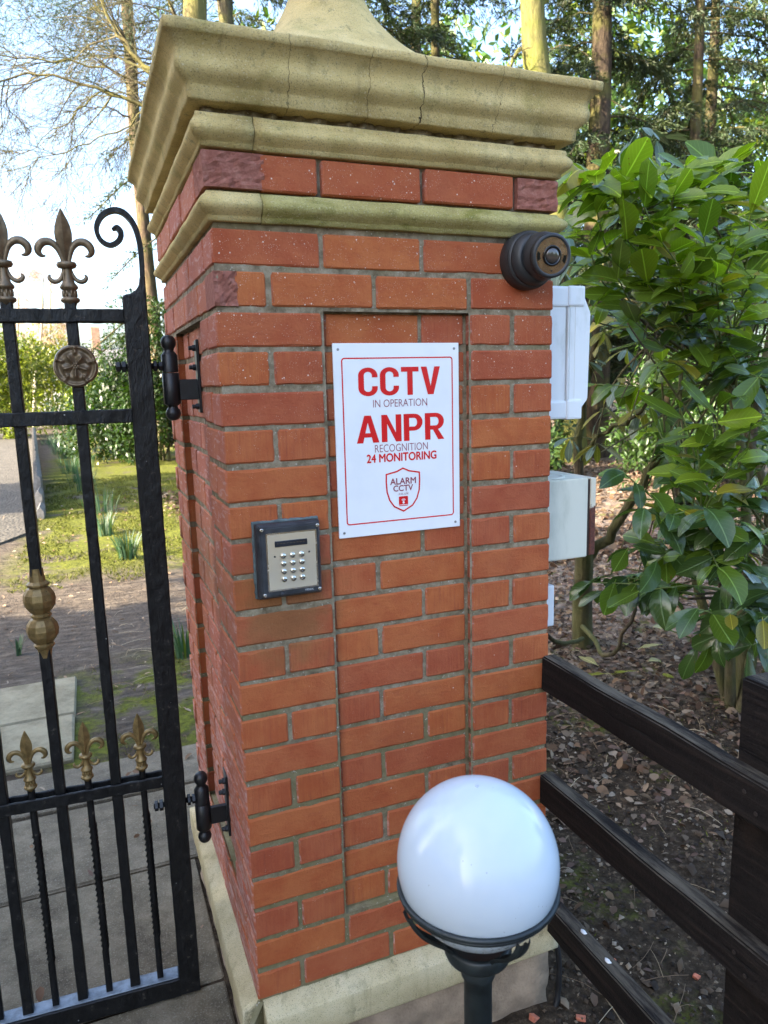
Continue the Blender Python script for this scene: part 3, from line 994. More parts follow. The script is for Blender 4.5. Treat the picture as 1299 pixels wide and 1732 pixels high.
def finial(x, z0, sc, mat):
    d = finial_meshes(sc)
    for m in d.values():
        if len(m.materials) == 0: m.materials.append(mat)
    f = obj('finial', d['foot'], None, gate, loc=(x, 0, z0))
    f.rotation_euler = (0, rnd.gauss(0, .012), rnd.gauss(0, .03))
    for nm, key in (('collar', 'collar'), ('petal', 'petal'), ('curl', 'curlr'), ('curl', 'curll'), ('tendril', 'tendrilr'), ('tendril', 'tendrill')):
        obj(nm, d[key], None, f)

def rose_mesh():
    """five-petalled heraldic rose as a raised relief disc, facing -y"""
    N, Rn, R0 = 90, 26, 0.0495
    V, F = [], []
    for j in range(Rn + 1):
        q = j / Rn
        for i in range(N):
            a = 2 * PI * i / N
            ph = (a - PI / 2) * 5 / (2 * PI)
            fr = abs((ph % 1.0) - 0.5) * 2            # 1 between petals (at the barb), 0 mid petal
            fr = 1 - fr if False else fr
            rad = R0 * (1 - 0.055 * fr ** 3)
            r = rad * q
            h = 0.008
            h += 0.009 * math.sin(min(1, q / 0.95) * PI) * (1 - 0.75 * fr)     # domed petals
            h -= 0.006 * math.exp(-((q - 0.72) / 0.10) ** 2) * (1 - fr)
            h += 0.0075 * math.exp(-((q - 0.90) / 0.07) ** 2) * (1 - 0.4 * fr)   # rolled rim
            h += 0.004 * math.exp(-((q - 0.62) / 0.08) ** 2) * (fr - 0.3)
            barb = math.exp(-((1 - fr) * q * 9) ** 2)
            h += 0.008 * barb * (1 if q > 0.5 else 0.0) * min(1, (q - .5) * 6 if q > .5 else 0)
            star = math.exp(-((fr) * q * 10) ** 2)
            h += 0.005 * star * (1 if q < .52 else max(0, 1 - (q - .52) * 14))
            if q > 0.97: h -= 0.007 * (q - .97) / .03
            V.append((r * math.cos(a), -h, r * math.sin(a)))
    for j in range(Rn):
        for i in range(N):
            k = (i + 1) % N
            F.append((j * N + i, j * N + k, (j + 1) * N + k, (j + 1) * N + i))
    n0 = len(V)
    for i in range(N):
        a = 2 * PI * i / N
        V.append((R0 * .93 * math.cos(a), 0.004, R0 * .93 * math.sin(a)))
    for i in range(N):
        k = (i + 1) % N
        F.append((Rn * N + i, Rn * N + k, n0 + k, n0 + i))
    me = mesh_np('rose', np.array(V), np.array(F), True)
    return me

def build_gate():
    I = M['iron']
    # hinge stile with the hollowed shoulder, cut from flat and bevelled
    def stile(x0, x1, mirror=False):
        pts = [(-0.055, -0.276), (-0.055, 1.606)]
        for i in range(7):
            a = PI / 2 * i / 6
            pts.append((-0.055 + 0.006 + 0.036 * math.sin(a) , 1.612 + 0.036 * (1 - math.cos(a))))
        pts += [(-0.012, 1.655), (0.0, 1.655), (0.0, -0.276)]
        if mirror: pts = [(-GW - p[0] - 0.0, p[1]) for p in pts]
        bm = bmesh.new()
        fv = [bm.verts.new((x, -0.025, z)) for x, z in pts]
        f = bm.faces.new(fv)
        ex = bmesh.ops.extrude_face_region(bm, geom=[f])
        bmesh.ops.translate(bm, verts=[v for v in ex['geom'] if isinstance(v, bmesh.types.BMVert)], vec=(0, 0.05, 0))
        bmesh.ops.recalc_face_normals(bm, faces=bm.faces)
        bmesh.ops.bevel(bm, geom=[e for e in bm.edges if e.calc_face_angle(0) > .5], offset=0.0025, segments=1, affect='EDGES')
        lon = [e for e in bm.edges if abs(e.verts[0].co.z - e.verts[1].co.z) > 0.5]
        bmesh.ops.subdivide_edges(bm, edges=lon, cuts=60)
        for v in bm.verts:
            v.co.x += noise.noise(v.co * 22) * 0.0016; v.co.y += noise.noise(v.co * 20 + Vector((2, 0, 0))) * 0.0016
        return obj('stile', bm, I, gate)
    stile(0, 0)
    stile(0, 0, True)
    # scroll rising from the stile
    sp = [(-0.006, 1.640), (-0.004, 1.69), (-0.006, 1.735), (-0.015, 1.772), (-0.034, 1.797), (-0.058, 1.803), (-0.084, 1.790), (-0.098, 1.763), (-0.092, 1.737), (-0.072, 1.725), (-0.052, 1.735), (-0.045, 1.752), (-0.053, 1.764), (-0.064, 1.760)]
    for mir in (False, True):
        q = [(-GW - x, z) if mir else (x, z) for x, z in sp]
        bm = flat_tube(q, [.0085, .0085, .0085, .0085, .0085, .008, .0078, .0075, .007, .007, .0075, .009, .0085, .004], 56, 4, 2.0)
        obj('scroll', bm, I, gate)
    # double flat rails
    for z0, z1 in ((1.549, 1.579), (1.313, 1.345), (0.353, 0.384)):
        obj('rail', rail_bm(-GW + .05, -0.052, -0.021, -0.0128, z0, z1), I, gate)
        obj('rail', rail_bm(-GW + .05, -0.052, 0.0128, 0.021, z0, z1), I, gate)
    obj('bottom_rail', rail_bm(-GW + .05, -0.052, -0.027, 0.027, -0.276, -0.2215, 50, 0.0018), I, gate)
    b = simple('worn_blue_grey_paint', (0.16, 0.19, 0.22), 0.45, 0, 0.35, 40, 0.5, 90, 0.002)
    obj('paint_skin', rail_bm(-GW + .06, -0.056, -0.021, 0.0225, -0.2225, -0.2178, 60, 0.0005), b, gate)  # separate blue-grey strip along the top of the bottom rail
    xs = [-0.170, -0.304, -0.438, -0.572, -0.706, -0.840, -0.974, -1.108, -1.242]
    rose = rose_mesh(); rose.materials.append(M['bronze'])
    for i, x in enumerate(xs):
        obj('bar', bar_bm(x, 0.0255, -0.222, 1.600, seg=60, amp=0.0012), I, gate)
        finial(x, 1.678, 1.0, M['bronze'])
        if i % 2 == 0:
            o = obj('rose', rose, None, gate, loc=(x, -0.0145, 1.449))
            o.rotation_euler = (0, rnd.gauss(0, .05), 0)
            bm = bmesh.new()
            for kx, kz in [(0, 0)] + [(0.0055 * math.cos(a * PI / 3), 0.0055 * math.sin(a * PI / 3)) for a in range(6)]:
                bmesh.ops.create_icosphere(bm, subdivisions=2, radius=0.0031, matrix=Matrix.Translation((kx, -0.0155, kz)))
            obj('bead_boss', bm, M['bronze'], o, True)
        else:
            pr = [(.0125, .74), (.0145, .752), (.0175, .768), (.024, .776), (.0245, .780), (.020, .784), (.026, .790), (.035, .803), (.0375, .818), (.035, .832), (.026, .845), (.020, .849), (.0245, .853), (.0245, .857),
                  (.020, .861), (.026, .866), (.035, .879), (.0375, .894), (.035, .909), (.026, .922), (.021, .926), (.0265, .930), (.0265, .934), (.019, .940), (.0165, .958), (.0155, .972)]
            obj('knop', lathe_bm(pr, 10), M['gold'], gate).location = (x, 0, 0)
    tw = [-0.104, -0.237, -0.371, -0.505, -0.639, -0.773, -0.907, -1.041, -1.175]
    for i, x in enumerate(tw):
        h = 0.0082
        V, F = [], []
        zs = np.linspace(-0.222, 0.405, 130)
        for z in zs:
            t = min(1, max(0, (z + 0.09) / 0.37))
            a = t * 2 * PI * 5.5 + PI / 4
            for c in range(4):
                V.append((x + h * 1.35 * math.cos(a + c * PI / 2), h * 1.35 * math.sin(a + c * PI / 2), z))
        for j in range(len(zs) - 1):
            for c in range(4):
                d = (c + 1) % 4
                F.append((j * 4 + c, j * 4 + d, j * 4 + 4 + d, j * 4 + 4 + c))
        obj('twisted_bar', mesh_np('twisted_bar', np.array(V), np.array(F)), I, gate)
        finial(x, 0.470, 0.74, M['gold'])
build_gate()

def build_hinge(zb, label):
    """adjustable ball-ended hinge between stile and pillar; zb = height of the eye bolt"""
    B = M['castblack']
    h = obj('hinge', bbox_bm(.1055, .1125, -.030, .030, -.115, .062, .0015), B, gate, loc=(0, 0, zb))
    h['label'] = label
    cx = 0.043
    prof = [(.004, .074), (.0115, .0715), (.0165, .065), (.0185, .056), (.0165, .047), (.0125, .041), (.0115, .036), (.0165, .030), (.0195, .026), (.0195, -.015), (.0195, -.0155)]
    bm = lathe_bm(list(reversed(prof)), 24); bmesh.ops.recalc_face_normals(bm, faces=bm.faces)
    obj('eye_barrel', bm, B, h, True, (cx, 0, 0))
    prof = [(.0185, -.0165), (.0205, -.018), (.0205, -.090), (.0175, -.094), (.0115, -.097), (.0125, -.102), (.0165, -.107), (.0185, -.115), (.0165, -.124), (.0115, -.1305), (.004, -.133)]
    bm = lathe_bm(prof, 24); bmesh.ops.recalc_face_normals(bm, faces=bm.faces)
    obj('pin_barrel', bm, B, h, True, (cx, 0, 0))
    obj('strap', bbox_bm(cx + .012, .1095, -.006, .006, -.083, -.033, .0015), B, h)
    for zz in (.042, -.004, -.1):
        bm = lathe_bm([(.0085, 0), (.0085, -.007), (.006, -.0085), (.006, -.016), (.0045, -.017)], 6, 'X'); bmesh.ops.recalc_face_normals(bm, faces=bm.faces)
        obj('bolt_head', bm, B, h, False, (.1055, -.012 if zz != -.004 else .012, zz))
    bm = lathe_bm([(.0075, -.083), (.0075, .03)], 12, 'X'); bmesh.ops.recalc_face_normals(bm, faces=bm.faces)
    bolt = obj('eye_bolt', bm, B, h, True)
    for x0, x1, r0 in ((-.081, -.071, .0135), (-.069, -.058, .0145), (.004, .013, .0145), (.016, .026, .0125)):
        bm = lathe_bm([(r0 * .9, x0), (r0, x0 + .0015), (r0, x1 - .0015), (r0 * .9, x1)], 6, 'X'); bmesh.ops.recalc_face_normals(bm, faces=bm.faces)
        obj('nut', bm, B, h)
build_hinge(1.446, 'upper black ball-ended hinge holding the gate near eye height')
build_hinge(0.293, 'lower black ball-ended hinge holding the gate near its foot')

# ------------------------------------------------------------------ sign
def text_obj(s, cx, cz, w_, h_, y, mat, parent, bold=0.0, name='lettering', over=0.0):
    c = bpy.data.curves.new('txt', 'FONT')
    c.body = s; c.size = 1.0; c.offset = bold; c.resolution_u = 4; c.align_x = 'LEFT'
    c.fill_mode = 'FRONT'
    o = bpy.data.objects.new('txt', c); COL.objects.link(o)
    dg = bpy.context.evaluated_depsgraph_get()
    me = bpy.data.meshes.new_from_object(o.evaluated_get(dg))
    bpy.data.objects.remove(o, do_unlink=True)
    co = np.zeros(len(me.vertices) * 3, np.float32); me.vertices.foreach_get('co', co); co = co.reshape(-1, 3)
    lo, hi = co.min(0), co.max(0)
    x = (co[:, 0] - (lo[0] + hi[0]) / 2) / (hi[0] - lo[0]) * w_ + cx
    z = (co[:, 1] - (lo[1] + hi[1]) / 2) / (hi[1] - lo[1]) * h_ + cz
    co = np.stack([x, np.full(len(x), y), z], 1).astype(np.float32)
    me.vertices.foreach_set('co', co.ravel()); me.update()
    if over > 0:
        bm = bmesh.new(); k = 0
        for dx, dz in ((0, 0), (over, 0), (-over, 0), (0, over), (0, -over)):
            me.transform(Matrix.Translation((dx, -k * .00004, dz))); bm.from_mesh(me); me.transform(Matrix.Translation((-dx, k * .00004, -dz))); k += 1
        bm.to_mesh(me); bm.free()
    return obj(name, me, mat, parent)

def outline(pts, width, y, closed=True):
    """flat ribbon along a closed x, z outline"""
    n = len(pts)
    V, F = [], []
    for i in range(n):
        a, b, c = np.array(pts[i - 1]), np.array(pts[i]), np.array(pts[(i + 1) % n])
        d1 = (b - a) / (np.linalg.norm(b - a) + 1e-9); d2 = (c - b) / (np.linalg.norm(c - b) + 1e-9)
        nn = np.array([-(d1 + d2)[1], (d1 + d2)[0]]); nn /= np.linalg.norm(nn) + 1e-9
        k = width / 2 / max(0.4, abs(np.dot(nn, np.array([-d1[1], d1[0]]))))
        V += [(*(b + nn * k),), (*(b - nn * k),)]
    for i in range(n):
        j = (i + 1) % n
        F.append((2 * i, 2 * j, 2 * j + 1, 2 * i + 1))
    V = np.array([(v[0], y, v[1]) for v in V])
    me = mesh_np('outline', V, np.array(F))
    return me

def rrect(x0, x1, z0, z1, r, n=6):
    P = []
    for cx, cz, a0 in ((x1 - r, z1 - r, 0), (x0 + r, z1 - r, 90), (x0 + r, z0 + r, 180), (x1 - r, z0 + r, 270)):
        for i in range(n + 1):
            a = math.radians(a0 + 90 * i / n)
            P.append((cx + r * math.cos(a), cz + r * math.sin(a)))
    return P

def build_sign():
    W_, H_ = 0.297, 0.418
    sg = thing('warning_sign', 'white rectangular CCTV warning sign with red lettering screwed into the front panel', 'sign', (0.389, RD - 0.0005, 1.058))
    tm = NT('white_sign_enamel'); p = tm.pos()
    mw = tm.set(color=tm.mix(tm.step(tm.noise(p, 9, 4), 0.4, 0.75), (0.80, 0.81, 0.82), (0.74, 0.755, 0.77)), rough=0.22, coat=0.3, normal=tm.bump(tm.noise(p, 12, 2), 0.04, 0.004))
    tr = NT('red_print'); p = tr.pos()
    mr = tr.set(color=tr.mix(tr.noise(p, 30, 3), (0.60, 0.008, 0.012), (0.68, 0.012, 0.016)), rough=0.25, coat=0.3)
    tg = NT('dark_red_print'); p = tg.pos()
    mg = tg.set(color=tg.mix(tg.noise(p, 200, 2), (0.20, 0.03, 0.06), (0.30, 0.03, 0.05)), rough=0.3)
    pl = bbox_bm(-W_ / 2, W_ / 2, -0.0052, -0.0012, 0, H_, 0.0008)
    obj('plate', pl, mw, sg)
    y = -0.0056
    def fx(f): return (f - .5) * W_
    def fz(f): return (1 - f) * H_
    b = outline(rrect(fx(.065), fx(.942), fz(.930), fz(.075), .006), .0028, y); obj('border', b, mr, sg)
    def T(s, x0, x1, z0, z1, mat, bold=0.0, over=0.0):
        return text_obj(s, (fx(x0) + fx(x1)) / 2, (fz(z0) + fz(z1)) / 2, (x1 - x0) * W_, (z1 - z0) * H_, y, mat, sg, bold, 'lettering', over)
    # headline letters drawn as plain heavy grotesque strokes
    def glyph(ch, w_):
        t_ = .205
        def R_(x0, x1, z0, z1): return [(x0, z0), (x1, z0), (x1, z1), (x0, z1)]
        def arcband(cx, cz, rx, rz, a0, a1, n=16, tx=t_, tz=.150):
            o_ = [(cx + rx * math.cos(a), cz + rz * math.sin(a)) for a in np.linspace(a0, a1, n)]
            i_ = [(cx + (rx - tx) * math.cos(a), cz + (rz - tz) * math.sin(a)) for a in np.linspace(a0, a1, n)]
            return [[o_[k], o_[k + 1], i_[k + 1], i_[k]] for k in range(n - 1)]
        if ch == 'C':
            r = w_ / 2
            return (arcband(r, 1 - r * .80, r, r * .80, math.radians(12), PI) + arcband(r, r * .80, r, r * .80, PI, 2 * PI - math.radians(12)) + [R_(0, t_, r * .80, 1 - r * .80)]
                    + [[(w_ - t_, .655), (w_, .655), (w_ - .004, .775), (w_ - t_, .755)], [(w_ - t_, .245), (w_ - .004, .225), (w_, .345), (w_ - t_, .345)]])
        if ch == 'T': return [R_(0, w_, .83, 1), R_(w_ / 2 - t_ / 2, w_ / 2 + t_ / 2, 0, .83)]
        if ch == 'V': return [[(0, 1), (w_ / 2 - .11, 0), (w_ / 2, 0), (w_ / 2, .30), (.225, 1)], [(w_, 1), (w_ - .225, 1), (w_ / 2, .30), (w_ / 2, 0), (w_ / 2 + .11, 0)]]
        if ch == 'A': return [[(0, 0), (.225, 0), (w_ / 2, .74), (w_ / 2, 1), (w_ / 2 - .115, 1)], [(w_, 0), (w_ / 2 + .115, 1), (w_ / 2, 1), (w_ / 2, .74), (w_ - .225, 0)], R_(.20, w_ - .20, .205, .36)]
        if ch == 'N': return [R_(0, t_, 0, 1), R_(w_ - t_, w_, 0, 1), [(t_, 1), (t_, .66), (w_ - t_, 0), (w_ - t_, .34)]]
        if ch in 'PR':
            r = .315; cz = 1 - r
            o_ = [R_(0, t_, 0, 1), R_(t_, w_ - r, .845, 1), R_(t_, w_ - r, 1 - 2 * r, 1 - 2 * r + .155)] + arcband(w_ - r, cz, r, r, -PI / 2, PI / 2, 14, t_, .155)
            if ch == 'R': o_.append([(.30, .37), (w_ - .225, 0), (w_ + .01, 0), (w_ - .24, .41)])
            return o_
    def headline(word, widths, gap, x0, x1, z0, z1, tilt=0):
        tot = sum(widths) + gap * (len(word) - 1)
        sx = (fx(x1) - fx(x0)) / tot; sz = (fz(z0) - fz(z1)); x = 0.0
        V, k = [], 0
        bm = bmesh.new()
        for ch, w_ in zip(word, widths):
            for poly in glyph(ch, w_):
                vs = [bm.verts.new((fx(x0) + (x + a) * sx, y - k * .000004, fz(z1) + c * sz)) for a, c in poly]
                bm.faces.new(vs); k += 1
            x += w_ + gap
        obj('lettering', bm, mr, sg)
    headline('CCTV', (.70, .70, .66, .74), .085, .185, .840, .122, .267)
    headline('ANPR', (.80, .72, .70, .72), .085, .160, .868, .366, .508)
    T('IN OPERATION', .295, .730, .287, .326, mg, -0.006)
    T('RECOGNITION', .30, .730, .520, .560, mg, -0.006)
    T('24 MONITORING', .235, .800, .569, .612, mr, 0.0, .0007)
    # shield badge
    cx = .52
    sh = [(cx, .652), (cx + .05, .668), (cx + .135, .680), (cx + .137, .72), (cx + .132, .775), (cx + .112, .820), (cx + .075, .856), (cx, .884),
          (cx - .075, .856), (cx - .112, .820), (cx - .132, .775), (cx - .137, .72), (cx - .135, .680), (cx - .05, .668)]
    shp = [(fx(a), fz(b_)) for a, b_ in sh]
    bd = obj('badge', outline(shp, .0034, y), mr, sg)
    def TB(s, x0, x1, z0, z1, mat, bold=0.0, over=0.0):
        return text_obj(s, (fx(x0) + fx(x1)) / 2, (fz(z0) + fz(z1)) / 2, (x1 - x0) * W_, (z1 - z0) * H_, y, mat, bd, bold, 'lettering', over)
    TB('ALARM', cx - .105, cx + .105, .704, .737, mg, 0.0, .00045)
    TB('CCTV', cx - .08, cx + .08, .743, .774, mg, 0.0, .00045)
    TB('.co.uk', cx - .045, cx + .045, .780, .795, mg, 0.0)
    bm = bmesh.new(); P = rrect(fx(cx - .038), fx(cx + .038), fz(.856), fz(.803), .0025)
    bm.faces.new([bm.verts.new((a, y, c)) for a, c in reversed(P)])
    ic = obj('icon', bm, mr, bd)
    for rr in (.0028, .005, .0072):
        pts = [(fx(cx) + rr * math.cos(a), fz(.834) + rr * math.sin(a)) for a in np.linspace(PI * .25, PI * .75, 9)]
        q = pts + [(fx(cx) + (rr - .0011) * math.cos(a), fz(.834) + (rr - .0011) * math.sin(a)) for a in np.linspace(PI * .75, PI * .25, 9)]
        bm = bmesh.new(); bm.faces.new([bm.verts.new((a, y - .0003, c)) for a, c in reversed(q)])
        obj('icon_mark', bm, mw, ic)
    bm = bmesh.new(); bm.faces.new([bm.verts.new((fx(cx) + .0026 * math.cos(-a), y - .0003, fz(.837) + .0026 * math.sin(-a))) for a in np.linspace(0, 2 * PI, 12)[:-1]])
    obj('icon_mark', bm, mw, ic)
    bm = bmesh.new(); bm.faces.new([bm.verts.new(v) for v in ((fx(cx - .037), y - .0003, fz(.851)), (fx(cx + .037), y - .0003, fz(.851)), (fx(cx + .037), y - .0003, fz(.848)), (fx(cx - .037), y - .0003, fz(.848)))])
    obj('icon_mark', bm, mw, ic)
    ms = simple('steel_screw', (0.30, 0.30, 0.30), 0.4, 0.8)
    for ax, az in ((.04, .03), (.96, .03), (.04, .972), (.96, .972)):
        bm = lathe_bm([(.0016, -.0066), (.0027, -.0062), (.003, -.005)], 12, 'Y'); bmesh.ops.recalc_face_normals(bm, faces=bm.faces)
        obj('screw', bm, ms, sg, False, (fx(ax), 0, fz(az)))
build_sign()

# ------------------------------------------------------------------ entry keypad
def build_keypad():
    kp = thing('entry_keypad', 'dark grey door entry keypad with polished metal panel on the brick strip', 'keypad', (0.1175, 0, 0.955))
    mh = simple('dark_housing', (0.028, 0.030, 0.034), 0.42, 0, 0.3, 50, 0.25, 300, 0.0008)
    tp = NT('polished_faceplate'); p = tp.pos()
    mp = tp.set(color=tp.mix(tp.step(tp.noise(p, 14, 4), 0.4, 0.7), (0.80, 0.715, 0.54), (0.74, 0.68, 0.55)), metal=0.6, rough=tp.ramp(tp.noise(p, 45, 4), [(0.4, 0.22), (0.7, 0.27)]),
                normal=tp.bump(tp.noise(p, 26, 2), 0.12, 0.002))
    ms = simple('steel_button', (0.62, 0.60, 0.55), 0.25, 1.0, 0.1)
    md = simple('display_black', (0.015, 0.02, 0.028), 0.12, 0, 0.2)
    sl_ = simple('putty_seal', (0.09, 0.12, 0.12), 0.8, 0, 0.4, 60, 0.8, 200, 0.002)
    W_, H_ = 0.136, 0.158
    # sealing bead behind the box
    bm = bbox_bm(-W_ / 2 - .004, W_ / 2 + .003, -.006, .004, -.003, H_ + .004, .002)
    bmesh.ops.subdivide_edges(bm, edges=[e for e in bm.edges if e.calc_length() > .05], cuts=24)
    for v in bm.verts: v.co += Vector((noise.noise(v.co * 130), 0, noise.noise(v.co * 120 + Vector((9, 0, 0))))) * 0.0022
    obj('sealant', bm, sl_, kp)
    # tapered housing
    bm = bmesh.new()
    a = [bm.verts.new(v) for v in ((-W_ / 2, 0, 0), (W_ / 2, 0, 0), (W_ / 2, 0, H_), (-W_ / 2, 0, H_))]
    b1 = [bm.verts.new(v) for v in ((-W_ / 2, -.022, 0), (W_ / 2, -.022, 0), (W_ / 2, -.022, H_), (-W_ / 2, -.022, H_))]
    k = .0065
    c = [bm.verts.new(v) for v in ((-W_ / 2 + k, -.031, k), (W_ / 2 - k, -.031, k), (W_ / 2 - k, -.031, H_ - k), (-W_ / 2 + k, -.031, H_ - k))]
    for q, w_ in ((a, b1), (b1, c)):
        for i in range(4):
            j = (i + 1) % 4
            bm.faces.new((q[i], q[j], w_[j], w_[i]))
    bm.faces.new(c); bm.faces.new(list(reversed(a)))
    bmesh.ops.recalc_face_normals(bm, faces=bm.faces)
    bmesh.ops.bevel(bm, geom=list(bm.edges), offset=.0018, segments=2, affect='EDGES')
    obj('housing', bm, mh, kp)
    px0, px1, pz0, pz1 = -.0485, .0565, .0185, .1385
    obj('faceplate_rim', outline(rrect(px0, px1, pz0, pz1, .001, 2), .003, -.0318), ms, kp)
    fp = obj('faceplate', bbox_bm(px0, px1, -.0316, -.030, pz0, pz1, .0004), mp, kp)
    obj('display', bbox_bm(-.032, .037, -.0335, -.0312, .1100, .1225, .0008), md, fp)
    for i in range(9):
        obj('display_segment', bbox_bm(-.028 + i * .007, -.0245 + i * .007, -.0338, -.0334, .1170, .1178), ms, fp)
    bm0 = lathe_bm([(.0060, -.0312), (.0060, -.0338), (.0052, -.0352), (.0026, -.0360), (.0005, -.0361)], 16, 'Y'); bmesh.ops.recalc_face_normals(bm0, faces=bm0.faces)
    bme = bpy.data.meshes.new('button'); bm0.to_mesh(bme); bm0.free(); bme.materials.append(ms)
    for i in range(3):
        for j in range(4):
            obj('button', bme, None, fp, True, (-.0155 + i * .0195, 0, .0905 - j * .0165))
    hole = simple('hole_black', (0.01, 0.01, 0.01), 0.8)
    for x, z in ((-.033, .0905), (.0405, .0935)):
        bm = lathe_bm([(.0022, -.0312), (.0022, -.0319), (.0016, -.032)], 10, 'Y'); bmesh.ops.recalc_face_normals(bm, faces=bm.faces)
        obj('microphone_hole', bm, hole, fp, False, (x, 0, z))
    for x, z in ((-.0575, .1475), (.0605, .1475), (-.0575, .0105), (.0605, .0105)):
        bm = lathe_bm([(.004, -.030), (.004, -.0318), (.003, -.0326), (.0015, -.0322)], 14, 'Y'); bmesh.ops.recalc_face_normals(bm, faces=bm.faces)
        obj('screw', bm, ms, kp, True, (x, 0, z))
    ml = simple('pale_print', (0.5, 0.52, 0.54), 0.5)
    text_obj('VIDEX', .037, .0125, .019, .0042, -.0316, ml, kp, 0.01)
    bm = lathe_bm([(.0042, -.0300), (.0042, -.0325), (.002, -.0335)], 10, 'Y'); bmesh.ops.recalc_face_normals(bm, faces=bm.faces)
    obj('drain_lip', bm, mh, kp, True, (-.022, 0, .0095))
build_keypad()

# ------------------------------------------------------------------ turret camera
def build_camera():
    t = thing('security_camera', 'dark grey round turret security camera on the upper right brick courses', 'security camera', (0.698, 0, 1.653))
    mh = simple('camera_grey', (0.026, 0.0275, 0.0295), 0.5, 0, 0.12, 30, 0.12, 400, 0.0004)
    def lt(prof, name, parent, mat, n=48, smooth=True):
        bm = lathe_bm(prof, n, 'Y'); bmesh.ops.recalc_face_normals(bm, faces=bm.faces)
        return obj(name, bm, mat, parent, smooth)
    base = lt([(.050, 0.004), (.0622, 0.003), (.063, 0.001), (.063, -.024), (.0622, -.0262), (.0615, -.0268), (.0622, -.0275), (.0618, -.0300), (.0590, -.0345), (.0560, -.0370)], 'base', t, mh)
    lt([(.0572, -.036), (.0560, -.0400), (.0535, -.0460), (.0500, -.0515), (.0460, -.0550), (.0425, -.0560), (.036, -.050)], 'locking_ring', t, mh)
    # eyeball aimed out to the right
    eye = bpy.data.objects.new('eyeball', None)
    bm = bmesh.new()
    prof = []
    for i in range(12):
        a = -PI / 2 * 0.9 + (PI / 2 * 0.9 + 0.62) * i / 11
        prof.append((0.0445 * math.cos(a), -0.0445 * math.sin(a)))
    prof += [(.0370, -.0285), (.0372, -.0290)]
    bm = lathe_bm([(r, h) for r, h in prof[:-1]] + [(.0400, -.0255), (.0404, -.030), (.0400, -.0335), (.0380, -.0362), (.0352, -.0368), (.0330, -.0360), (.0322, -.0345)], 48, 'Y')
    bmesh.ops.recalc_face_normals(bm, faces=bm.faces)
    e = obj('eyeball', bm, mh, t, True)
    e.location = (.012, -.056, .003)
    e.scale = (1.16,) * 3
    e.rotation_euler = Vector((-0.10, -0.98, -0.12)).to_track_quat('-Y', 'Z').to_euler()
    tg = NT('copper_window'); p = tg.pos()
    mg = tg.set(color=(0.60, 0.40, 0.25, 1), metal=0.8, rough=0.22)
    mb = simple('gloss_black', (0.008, 0.008, 0.009), 0.1, 0, 0.1)
    lt([(.0325, -.0346), (.0150, -.0346)], 'window', e, mg, 48, False)
    for a0, a1 in ((-.5, .05), (2.9, 3.5)):
        q = [(.0305 * math.cos(a), .029 * math.sin(a)) for a in np.linspace(a0, a1, 8)] + [(.0245 * math.cos(a), .0165 * math.sin(a)) for a in np.linspace(a1, a0, 8)]
        bm = bmesh.new(); bm.faces.new([bm.verts.new((x, -.0353, z)) for x, z in reversed(q)])
        obj('infrared_panel', bm, mb, e)
    lt([(.0185, -.0340), (.0185, -.0372), (.0175, -.0380), (.0150, -.0380), (.0145, -.0365)], 'lens_collar', e, mb)
    ml = NT('lens_glass'); mlm = ml.set(color=(0.06, 0.05, 0.045, 1), rough=0.08, metal=0.2, coat=1.0)
    lt([(.0148, -.0366), (.0115, -.0384), (.0065, -.0395), (.0008, -.0399)], 'lens', e, mlm)
    lt([(.0018, -.0352), (.0018, -.0358), (.001, -.036)], 'microphone', e, mb, 10).location = (.001, 0, -.0265)
build_camera()

